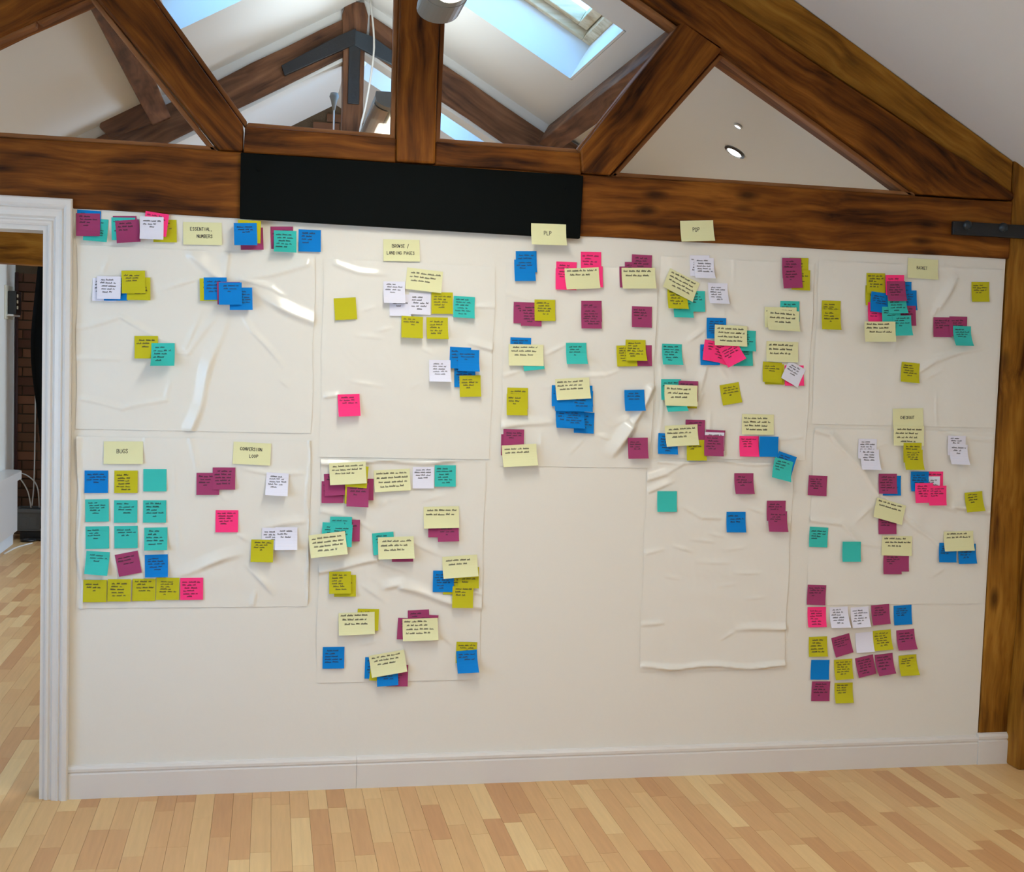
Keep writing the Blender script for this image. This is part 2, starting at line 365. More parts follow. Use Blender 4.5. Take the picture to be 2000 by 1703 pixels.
def skylight(idx, side, h, ap):
    a0, a1, y0, y1 = h; D = 0.26
    o = MB(); t = 0.012
    # reveal lining: four boards from the ceiling out to the frame
    def P(a, y, off): return slope_pt(side, a, y, ap, off)
    def slab(p, q, n):
        p0, q0, p1, q1 = P(*p, 0), P(*q, 0), P(*q, D), P(*p, D); n = Vector(n)*t
        o.add([p0, q0, p1, q1, p0+n, q0+n, p1+n, q1+n], [(0, 1, 2, 3), (7, 6, 5, 4), (0, 4, 5, 1), (1, 5, 6, 2), (2, 6, 7, 3), (3, 7, 4, 0)])
    along = (slope_pt(side, 1, 0, ap)-slope_pt(side, 0, 0, ap)).normalized()
    slab((a0, y0), (a1, y0), (0, -1, 0)); slab((a0, y1), (a1, y1), (0, 1, 0)); slab((a0, y0), (a0, y1), -along); slab((a1, y0), (a1, y1), along)
    win = struct(o.build('window_%d' % idx, WHITE_CEIL))
    def ring(name, w0, off0, off1, m, wd, parent):
        r = MB()
        for (A0, A1, Y0, Y1) in ((a0+w0, a0+w0+wd, y0+w0, y1-w0), (a1-w0-wd, a1-w0, y0+w0, y1-w0), (a0+w0+wd, a1-w0-wd, y0+w0, y0+w0+wd), (a0+w0+wd, a1-w0-wd, y1-w0-wd, y1-w0)):
            q = [P(A, Y, off) for off in (off0, off1) for A, Y in ((A0, Y0), (A1, Y0), (A1, Y1), (A0, Y1))]
            r.add(q, [(0, 1, 2, 3), (7, 6, 5, 4), (0, 4, 5, 1), (1, 5, 6, 2), (2, 6, 7, 3), (3, 7, 4, 0)])
        return r.build(name, m, parent, bevel=.004)
    ring('window_frame', 0.0, .20, .30, PINE, .045, win)
    ring('sash', 0.05, .24, .31, PINE, .05, win)
    g = MB(); q = [P(A, Y, off) for off in (.285, .291) for A, Y in ((a0+.08, y0+.08), (a1-.08, y0+.08), (a1-.08, y1-.08), (a0+.08, y1-.08))]
    g.add(q, [(0, 1, 2, 3), (7, 6, 5, 4), (0, 4, 5, 1), (1, 5, 6, 2), (2, 6, 7, 3), (3, 7, 4, 0)]); g.build('pane', GLASS, win)
    return win
w1 = skylight(1, 1, HR[0], AP2); w2 = skylight(2, 1, HR[1], AP2); w3 = skylight(3, -1, HL[0], AP2)

# ---- baseboards with a moulded top
prof = [(0, 0), (-.018, 0), (-.018, .084), (-.013, .088), (-.013, .091), (-.017, .094), (-.017, .103), (-.012, .111), (-.004, .114), (0, .114)]
def baseboard(name, x0, x1, yo, h=0.0, ret=False):
    v = [(x, yo+py, pz*(1+h)) for x in (x0, x1) for py, pz in prof]; n = len(prof)
    f = [(i, i+1, n+i+1, n+i) for i in range(n-1)]+[tuple(range(n-1, -1, -1)), tuple(range(n, 2*n))]
    return struct(obj(name, v, f, WHITE_GLOSS))
baseboard('baseboard_back', 0.0, 0.98, 0.0)
baseboard('baseboard_back', 0.981, 3.432, 0.0)
baseboard('baseboard_post', 3.433, 3.60, -0.004, h=.09)
struct(MB().box(XR+.035, XR+.06, YN, -.2, 0, .115).build('baseboard_right', WHITE_GLOSS, bevel=.006))
struct(MB().box(XL, XL+.02, .2, 5.0, 0, .115).build('baseboard_left', WHITE_GLOSS, bevel=.006))

# ---- door: moulded architrave and lining
d = struct(MB().box(DX0-.0, DX0+.02, -.004, .125, 0, DZ).box(DX1-.02, DX1, -.004, .125, 0, DZ).box(DX0+.02, DX1-.02, -.004, .125, DZ-.02, DZ).build('door_1', WHITE_GLOSS))
ap_ = [(0, -.002), (0, -.012), (.006, -.016), (.012, -.016), (.016, -.011), (.020, -.011), (.026, -.020), (.038, -.022), (.046, -.026), (.050, -.021), (.054, -.026), (.060, -.030), (.074, -.030), (.078, -.026), (.078, -.001)]
# path corners (inner line), each profile point pushed outwards
def arch_pts(u, yv):
    i0, i1, zt = DX0-.003, DX1-.004, DZ-.004
    return [(i1+u, yv, 0), (i1+u, yv, zt+u*1.15), (i0-u, yv, zt+u*1.15), (i0-u, yv, 0)]
v = [p for (u, yv) in ap_ for p in arch_pts(u, yv)]; f = []
for k in range(len(ap_)-1):
    for j in range(3): f.append((k*4+j, k*4+j+1, (k+1)*4+j+1, (k+1)*4+j))
obj('architrave', v, f, WHITE_GLOSS, d)

# ================================================================= NEAR TRUSS
tr = thing('roof_truss', 'dark stained timber roof truss above the note-covered wall, king post in the middle', 'roof truss')
YFR = -0.012
timber('tie_beam', [(-1.33, 1.996), (3.449, 1.996), (3.449, 2.216), (-1.33, 2.216)], YFR, .14, OAK_D, tr, wav=.003)
RL = [(1.21, 3.262), (3.05, 2.221), (3.449, 2.221), (3.449, 2.246), (2.215, 2.872), (1.21, 3.384)]
rr_ = timber('principal_rafter', RL, YFR-.008, .13, OAK_D, tr, axis=-29, bevel=.008)
timber('principal_rafter', [(2*1.135-x_, z_) for x_, z_ in [(1.21, 3.262), (3.05, 2.221), (3.449, 2.221), (3.449, 2.246), (2.215, 2.872), (1.21, 3.384)]], YFR-.008, .13, OAK_D, tr, axis=29, bevel=.008)
outer = [(1.30, 3.345), (2.36, 2.805), (3.449, 2.250), (3.449, 2.372), (2.45, 2.935), (1.30, 3.58)]
timber('outer_rafter', outer, YFR+.012, .13, OAK_Y, tr, axis=-29.5)['label'] = 'yellower outer rafter against the ceiling'
timber('outer_rafter', [(2*1.135-x_, z_) for x_, z_ in outer], YFR+.012, .13, OAK_Y, tr, axis=29.5)
timber('king_post', [(1.065, 2.214), (1.199, 2.214), (1.203, 2.781), (1.205, 3.4), (1.205, 3.60), (1.065, 3.60), (1.062, 3.4), (1.062, 2.77)], -0.035, .11, OAK_D, tr, axis=90, bevel=.008)
timber('straining_sill', [(.548, 2.212), (1.064, 2.212), (1.064, 2.296), (.552, 2.303)], -.016, .12, OAK_D, tr)
timber('straining_sill', [(1.200, 2.212), (1.728, 2.208), (1.722, 2.290), (1.200, 2.294)], -.016, .12, OAK_D, tr)
timber('strut', [(.05, 2.702), (.47, 2.217), (.546, 2.217), (.546, 2.306), (.19, 2.775)], -.02, .10, OAK_D, tr, axis=-50, bevel=.008)
timber('strut', [(1.728, 2.217), (1.835, 2.217), (2.245, 2.700), (2.085, 2.785), (1.72, 2.30)], -.02, .10, OAK_D, tr, axis=52, bevel=.008)
# black steel plate over the middle of the tie beam
pl = MB().prism([(.540, 1.991), (1.728, 1.984), (1.732, 2.207), (.540, 2.211)], -.032, -.011).build('steel_plate', BLACK, None, bevel=.003)
tag(pl, 'long matt black plate fixed over the middle of the tie beam', 'plate')
for px_ in (.60, 1.67):
    for pz in (2.05, 2.16):
        MB().tube([(px_, -.031, pz), (px_, -.037, pz)], .008, 10).build('bolt', BLACK, pl)
# iron strap at the right end of the tie beam
sp = MB().box(3.188, 3.56, -.034, -.020, 2.074, 2.126).build('iron_strap', IRON, None, bevel=.004)
tag(sp, 'black iron strap bolted across the right end of the tie beam', 'strap')
for px_ in (3.247, 3.399):
    m_ = MB(); n = 12; rings = [(0.019, -.034), (.017, -.041), (.011, -.046), (.001, -.048)]
    vv = [(px_+r*math.cos(2*PI*k/n), y, 2.112+r*math.sin(2*PI*k/n)) for r, y in rings for k in range(n)]
    ff = [(i*n+k, i*n+(k+1) % n, (i+1)*n+(k+1) % n, (i+1)*n+k) for i in range(3) for k in range(n)]
    obj('bolt', vv, ff, IRONBLUE, sp, smooth=True)
# posts at the right-hand end of the wall
p1 = timber('wall_post', [(3.441, 0), (3.66, 0), (3.66, 2.42), (3.452, 2.42), (3.450, 2.0)], -.006, .14, OAK_Y, None, axis=90, bevel=.007)
tag(p1, 'yellow-brown knotty timber post carrying the right end of the truss', 'post')
p2 = timber('corner_post', [(3.562, 0), (3.66, 0), (3.66, 1.95), (3.59, 1.95)], -.10, -.006, OAK_Y, None, axis=90, bevel=.007)
tag(p2, 'second timber post standing in front at the bottom right corner', 'post')

# ---- glazing in the truss openings
def glazing(idx, poly, bead=0.016):
    o = struct(MB().prism(poly, .048, .054).build('window_%d' % idx, GLASS))
    n = len(poly); P = [Vector(q) for q in poly]; cen = sum(P, Vector((0, 0)))/n
    for i in range(n):
        a, b_ = P[i], P[(i+1) % n]; dd = (b_-a).normalized(); nn = Vector((-dd.y, dd.x))
        if nn.dot(cen-a) < 0: nn = -nn
        q = [a, b_, b_+nn*bead-dd*bead*.6, a+nn*bead+dd*bead*.6]
        timber('glazing_bead', [(t_.x, t_.y) for t_ in q], .006, .046, BEADM, o, bevel=.004, wav=0)
    return o
glazing(12, [(-.86, 2.216), (.462, 2.216), (.052, 2.702), (-.12, 2.598)])
glazing(13, [(.552, 2.303), (1.062, 2.296), (1.062, 3.175), (.19, 2.775)])
glazing(14, [(1.203, 2.294), (1.722, 2.290), (2.085, 2.760), (1.215, 3.255)])
glazing(15, [(1.842, 2.216), (3.05, 2.216), (2.245, 2.690)])

inf0 = MB()
for sd in (-1, 1):
    inf0.prism([(XC, 3.36), (XC+sd*2.49, 3.36-S*2.49), (XC+sd*2.49, 3.69-S*2.49), (XC, 3.69)], .06, .125)
struct(inf0.build('trim_2', WHITE_CEIL))

# ================================================================= FAR ROOM
f2 = thing('far_roof_truss', 'second greyer timber truss seen through the glazing in the far room', 'roof truss')
Y2, Y2b = 2.93, 3.07
timber('tie_beam', [(XL, 1.985), (XR+.06, 1.985), (XR+.06, 2.195), (XL, 2.195)], Y2, Y2b, OAK_Y, f2)
S2 = .575
def raf2(side):
    return [(XC+side*a, z) for a, z in ((0.04, 3.30), (2.05, 2.145+.0), (2.35, 2.145), (2.35, 2.20), (2.0, 2.40), (0.04, 3.515))]
for sd in (-1, 1): timber('principal_rafter', raf2(sd), Y2, Y2b, OAK_F, f2, axis=-sd*30)
timber('king_post', [(1.035, 2.19), (1.155, 2.19), (1.155, 3.28), (1.17, 3.50), (1.145, 3.575), (1.045, 3.575), (1.02, 3.50), (1.03, 3.28)], Y2-.015, Y2b, OAK_F, f2, axis=90)
# purlin cleats
timber('cleat', [(-.31, 2.76), (-.25, 2.705), (.05, 2.84), (.02, 2.93), (-.10, 2.945), (-.29, 2.83)], Y2-.03, Y2b, OAK_F, f2, axis=28)
timber('cleat', [(2.28, 2.93), (2.30, 2.80), (2.50, 2.72), (2.52, 2.80)], Y2-.03, Y2b, OAK_F, f2, axis=-28)
# iron straps at the head
st = MB().box(1.062, 1.128, Y2-.028, Y2-.012, 2.99, 3.34).prism([(1.10, 3.42), (1.10, 3.33), (.70, 3.12), (.68, 3.175), (1.0, 3.37)], Y2-.034, Y2-.001).build('iron_strap', IRON, f2, bevel=.003)
st2 = MB().prism([(1.095, 3.41), (1.095, 3.32), (1.36, 3.21), (1.50, 3.13), (1.52, 3.18), (1.20, 3.38)], Y2-.034, Y2-.001).build('iron_strap', IRONBLUE, f2, bevel=.003)
st2['label'] = 'black iron strap arm with blue daylight put into its colour'
# white plaster infill between rafters and ceiling, beside and behind the truss
inf = MB()
for sd in (-1, 1):
    inf.prism([(XC, 3.30), (XC+sd*2.35, 3.30-S2*2.35), (XC+sd*2.35, AP2-S*2.35), (XC, AP2)], Y2+.02, Y2b+.03)
struct(inf.build('trim_1', WHITE_CEIL))
# purlins
def purlin(side, a0, a1, dep, label):
    # rectangle across the slope: from a0 to a1 along the slope, dep below the ceiling
    n = Vector((side*S, 0, 1)).normalized(); P0 = slope_pt(side, a0, 0, AP2, -.005); P1 = slope_pt(side, a1, 0, AP2, -.005)
    q = [(P0.x, P0.z), (P1.x, P1.z), ((P1-n*dep).x, (P1-n*dep).z), ((P0-n*dep).x, (P0-n*dep).z)]
    L = Y2-.12; hw = math.hypot(q[1][0]-q[0][0], q[1][1]-q[0][1])
    m_ = MB().box(0, L, -hw/2, hw/2, -dep, 0); o = m_.build('purlin', OAK_F, None, bevel=.006)
    o.location = ((P0.x+P1.x)/2, .12, (P0.z+P1.z)/2)
    # local X -> world Y
    yv = Vector((0, 1, 0)); zv = n; xv = zv.cross(yv)
    M = Matrix((( yv.x, xv.x, zv.x), (yv.y, xv.y, zv.y), (yv.z, xv.z, zv.z)))
    if M.determinant() < 0: M = Matrix(((yv.x, -xv.x, zv.x), (yv.y, -xv.y, zv.y), (yv.z, -xv.z, zv.z)))
    o.rotation_euler = M.to_euler(); tag(o, label, 'purlin'); return o
purlin(1, 1.13, 1.23, .13, 'brown purlin under the right ceiling slope of the far room, below the skylight')
purlin(-1, 1.13, 1.23, .13, 'brown purlin under the left ceiling slope of the far room')
# gable of old bricks at the far end
gb = struct(MB().prism([(XL-.1, 0), (XR+.1, 0), (XR+.1, zc(XR+.1, AP2)+.3), (XC, AP2+.3), (XL-.1, zc(XL-.1, AP2)+.3)], YF+.012, YF+.25).build('wall_far', MORTAR))
BW, BH, J = .215, .065, .010
bm1 = None; field = MB(); cnt = 0
zz = 0.0; r_ = 0
while zz+BH < AP2:
    xx = XL-.05-(r_ % 2)*(BW+J)/2
    while xx < XR+.05:
        if zz+BH < zc(xx, AP2) and zz+BH < zc(xx+BW, AP2):
            vis = (xx < -.95 and zz < 2.3 and xx+BW > XL) or (zz > 3.10 and .35 < xx < 1.6)
            if vis and cnt < 290:
                if bm1 is None: o = MB().box(0, BW, 0, .02, 0, BH).build('brick', BRICK, gb); bm1 = o.data
                else: o = bpy.data.objects.new('brick', bm1); C.objects.link(o); o.parent = gb
                o.location = (xx, YF+random.uniform(-.006, .002), zz+.004); cnt += 1
            else: field.box(xx, xx+BW, YF+random.uniform(-.006, .002), YF+.02, zz+.004, zz+.004+BH)
        xx += BW+J
    zz += BH+J; r_ += 1
field.build('brick_field', BRICK, gb, kind='stuff')
# downlight in the far room's right slope; the small one imitates a reflection
def downlight(a, y, r, label, rim):
    n = Vector((S, 0, 1)).normalized(); c0 = slope_pt(1, a, y, AP2, -.001); ex = Vector((0, 1, 0)); ey = n.cross(ex)
    t = thing('downlight', label, 'downlight', tuple(c0), 'downlights in the far ceiling')
    N = 24
    def ringm(r0_, r1_, o0, o1, name, m):
        v = []; f = []
        for k in range(N):
            dd = ex*math.cos(2*PI*k/N)+ey*math.sin(2*PI*k/N); v += [dd*r0_-n*o0, dd*r1_-n*o1]
        for k in range(N): f.append((2*k, 2*k+1, (2*k+3) % (2*N), (2*k+2) % (2*N)))
        return obj(name, v, f, m, t)
    ringm(r, r*.78, .004, .010, 'rim', rim); ringm(r*.78, r*.60, .010, -.004, 'reflector', CHROME)
    v = [(ex*math.cos(2*PI*k/N)+ey*math.sin(2*PI*k/N))*r*.62-n*.006 for k in range(N)]
    obj('lamp', v, [tuple(range(N))], mat('downlight_lamp', (1, 1, 1, 1), .5, emis=(.92, .95, 1, 1), estr=14), t)
    l = bpy.data.lights.new('downlight', 'SPOT'); l.energy = 3; l.spot_size = 2.0; l.color = (.92, .95, 1); l.shadow_soft_size = .03
    lo = bpy.data.objects.new('downlight_beam', l); C.objects.link(lo); lo.parent = t; lo.location = tuple(-n*.02)
downlight(1.752, 1.485, .056, 'round recessed downlight with a dark rim in the far white ceiling', PLASTIC_K)
downlight(1.640, 1.167, .022, 'small bright round spot above the rimmed downlight, standing for a lamp reflection', WHITE_GLOSS)  # glowing disc in place of a lamp's reflection in the glazing

# ---- things seen through the door
# black box on a cream backing on the left wall
t = thing('wall_speaker', 'small black box with pale connectors fixed high on the far left wall', 'speaker', (XL, 5.75, 1.78))
MB().box(0, .012, -.16, .12, -.06, .20).build('backing_plate', CREAM, t, bevel=.003)
MB().box(.012, .075, -.10, .10, -.02, .16).build('housing', PLASTIC_K, t, bevel=.008)
MB().box(.0, .06, -.13, .13, -.035, -.021).build('bracket', WHITE_GLOSS, t, bevel=.002)
for k in range(3): MB().box(.075, .084, -.085+.0, -.06, .02+k*.045, .045+k*.045).build('connector', CREAM, t, bevel=.003)
# conduit in the corner
tag(MB().tube([(XL+.015, 5.975, 0.1), (XL+.015, 5.975, 2.1)], .012, 8).build('conduit_pipe', mat('dark_red_pipe', srgb(60, 26, 20), .6), smooth=True), 'thin dark red pipe running up the corner by the brickwork', 'pipe')
# rounded white cabinet with overhanging top below it
t = thing('radiator_cabinet', 'white cabinet with a rounded front and overhanging top against far left wall', 'cabinet', (XL+.004, 5.0, 0))
def rounded(x1, y0, y1, z0, z1, r, name, m, pr):
    pts = [(0, y0), (x1-r, y0)]+[(x1-r+r*math.sin(a), y0+r-r*math.cos(a)) for a in [k*PI/16 for k in range(1, 9)]]
    pts += [(x1-r+r*math.cos(a), y1-r+r*math.sin(a)) for a in [k*PI/16 for k in range(0, 9)]]+[(0, y1)]
    n = len(pts); v = [(a, b_, z) for z in (z0, z1) for a, b_ in pts]
    f = [tuple(range(n-1, -1, -1)), tuple(range(n, 2*n))]+[(i, (i+1) % n, (i+1) % n+n, i+n) for i in range(n)]
    return obj(name, v, f, m, pr)
rounded(.115, -1.2, .60, .10, .50, .10, 'cabinet_body', WHITE_GLOSS, t)
rounded(.140, -1.25, .64, .50, .56, .12, 'cabinet_top', WHITE_GLOSS, t)
rounded(.09, -1.15, .54, 0, .10, .06, 'plinth', PALE_BLUE, t)
# black curtain
def curtain():
    v = []; f = []; nx, nz = 40, 24
    for j in range(nz+1):
        z = 2.16-j*(2.16-.10)/nz
        for i in range(nx+1):
            u = i/nx; left = -1.115-.02*math.exp(-((z-1.45)/.35)**2)+.03*math.sin(z*3)+.05*max(0, .5-z)
            xx = left+u*(.95-.1*j/nz); v.append((xx, 5.62+.035*math.sin(u*38+.6*math.sin(z*2)), z))
    for j in range(nz):
        for i in range(nx): a = j*(nx+1)+i; f.append((a, a+1, a+nx+2, a+nx+1))
    o = obj('curtain', v, f, CURTAIN, smooth=True); s_ = o.modifiers.new('s', 'SOLIDIFY'); s_.thickness = .004
    return tag(o, 'tall black curtain hanging in front of the far brick wall', 'curtain')
curtain()
cr = MB().tube([(-1.22, 5.62, 2.175), (.1, 5.62, 2.175)], .012, 8).build('curtain_rail', IRON); tag(cr, 'dark rail the black curtain hangs from', 'rail')
# crate of cables
t = thing('storage_crate', 'grey plastic crate full of equipment on the floor by the curtain', 'crate', (-1.15, 5.78, 0))
b = MB().box(-.13, .13, -.09, .09, .07, .085)
for q in ((-.13, -.12, -.09, .09), (.12, .13, -.09, .09), (-.12, .12, -.09, -.08), (-.12, .12, .08, .09)): b.box(*q, .085, .24)
b.build('crate_body', PLASTIC_G, t, bevel=.004)
MB().box(-.14, .14, -.10, -.088, .215, .245).box(-.14, .14, .088, .10, .215, .245).box(-.14, -.128, -.088, .088, .215, .245).box(.128, .14, -.088, .088, .215, .245).build('crate_rim', PLASTIC_G, t, bevel=.003)
MB().box(-.10, .10, -.07, .07, .0, .07).build('base_tray', PLASTIC_K, t, bevel=.006)
for k in range(3): MB().box(-.10+k*.075, -.045+k*.075, -.094, -.0895, .11, .18).build('side_rib', PLASTIC_G, t, bevel=.002)
def cable(name, pts, r, label, m=CABLE_W):
    P = [Vector(p) for p in pts]; out = []
    for i in range(len(P)-1):
        p0, p1, p2, p3 = P[max(i-1, 0)], P[i], P[i+1], P[min(i+2, len(P)-1)]
        for k in range(6):
            s_ = k/6; out.append(.5*((2*p1)+(-p0+p2)*s_+(2*p0-5*p1+4*p2-p3)*s_**2+(-p0+3*p1-3*p2+p3)*s_**3))
    out.append(P[-1]); o = MB().tube(out, r, 6).build(name, m, smooth=True); return tag(o, label, 'cable')
cable('power_cable', [(-1.33, 5.80, .50), (-1.27, 5.78, .48), (-1.20, 5.74, .38), (-1.17, 5.72, .25)], .005, 'pale cable looping down into the left of the grey crate')
cable('power_cable', [(-1.33, 5.84, .52), (-1.22, 5.80, .50), (-1.13, 5.74, .42), (-1.11, 5.73, .25)], .005, 'pale cable arching over and into the right of the grey crate')
cable('power_cable', [(-1.17, 5.88, 1.9), (-1.168, 5.86, 1.2), (-1.17, 5.84, .5), (-1.175, 5.78, .26)], .005, 'thin pale cable hanging straight down the far brickwork')
cable('floor_cable', [(-1.22, 5.0, .006), (-1.20, 5.25, .006), (-1.16, 5.40, .006), (-1.12, 5.50, .006)], .006, 'pale cable lying across the far floor before the crate')
cable('black_cable', [(-1.20, 5.66, .012), (-1.12, 5.62, .012), (-1.16, 5.56, .012), (-1.22, 5.61, .012), (-1.16, 5.65, .012), (-1.05, 5.63, .012)], .010, 'tangle of black cable on the floor under the crate', PLASTIC_K)

# ---- hanging fluorescent fittings
def fitting(x0, y0, L, z0, r, label, group, louvre=False):
    """trough running along Y from y0; round-bottomed end cap, glowing lens between"""
    t = thing('hanging_light', label, 'ceiling light', (x0, y0, z0), group)
    n = 14; cap = .17
    ang = [PI+PI*k/n for k in range(n+1)]                # lower half circle
    sec = [(r*math.cos(a), r*.62*math.sin(a)) for a in ang]+[(r*.96, r*.30), (-r*.96, r*.30)]
    def seg(ya, yb, name, m, k=1.0):
        q = [(a*k, z*k) for a, z in sec]; N = len(q)
        v = [(a, y, z) for y in (ya, yb) for a, z in q]
        f = [tuple(range(N)), tuple(range(2*N-1, N-1, -1))]+[((i+1) % N, i, i+N, (i+1) % N+N) for i in range(N)]
        return obj(name, v, f, m, t)
    seg(0, -cap if not louvre else cap*.3, 'end_cap', GREY_METAL); sgn = -1 if not louvre else 1
    if not louvre:
        # lens with a curved front edge let into the housing
        seg(-cap, -L+cap, 'housing', GREY_METAL, .97); seg(-L+cap, -L, 'end_cap', GREY_METAL)
        v = []; f = []; m_ = 12
        for j in range(2):
            for i in range(m_+1):
                a = PI*1.12+PI*.76*i/m_; e = abs(i/m_-.5)*2
                yy = (-cap*(1.30+.55*e*e)) if j == 0 else -L+cap
                v.append((r*1.01*math.cos(a), yy, r*.64*math.sin(a)))
        for i in range(m_): f.append((i, i+1, m_+2+i, m_+1+i))
        obj('lens', v, f, GLOW, t)
    else:
        seg(cap*.3, L, 'housing', GREY_METAL, .97)
        for sd in (0, 1):
            v = []; f = []; m_ = 6
            for j in range(2):
                for i in range(m_+1):
                    a = PI*(1.06+.40*i/m_) if sd == 0 else PI*(1.54+.40*i/m_)
                    v.append((r*1.03*math.cos(a), cap*.5 if j == 0 else L-.1, r*.66*math.sin(a)))
            for i in range(m_): f.append((i, i+1, m_+2+i, m_+1+i))
            obj('lens', v, f, LOUVRE if sd == 0 else GLOW, t)
    for yy in ((-.35, -L+.3) if not louvre else ()):
        MB().tube([(0, yy, r*.28), (0, yy, AP1-z0-.05)], .0018, 6).build('suspension_wire', CHROME, t)
    return t
fitting(1.118, -.62, 1.9, 2.572, .064, 'grey round-bottomed hanging light with glowing lens in front of the king post', 'hanging lights')
fitting(1.105, -3.2, 1.9, 2.575, .070, 'grey hanging light with glowing lens further back in the near room', 'hanging lights')
fitting(1.175, 1.35, 1.35, 2.72, .078, 'hanging light with bright lens and louvre in the far room', 'hanging lights', louvre=True)
# white flex hanging from the far ridge down to the far light
cable('pendant_flex', [(1.175, 2.86, 3.58), (1.20, 2.82, 3.30), (1.165, 2.80, 3.0), (1.13, 2.80, 2.80), (1.18, 2.72, 2.72)], .006, 'white flex looping down beside the far king post')
cable('hanging_string', [(1.045, 4.2, 3.20), (1.045, 4.2, 2.4)], .006, 'pale cord hanging from the small grey switch beyond the far truss')
tag(MB().tube([(1.045, 4.2, 3.20), (1.045, 4.2, 3.26), (1.045, 4.2, 3.29), (1.045, 4.2, 3.315)], [.010, .022, .034, .026], 10).build('pull_switch', mat('grey_switch', srgb(120, 120, 116), .5), smooth=True), 'small grey cone-shaped pull switch hanging beyond the far truss', 'switch')

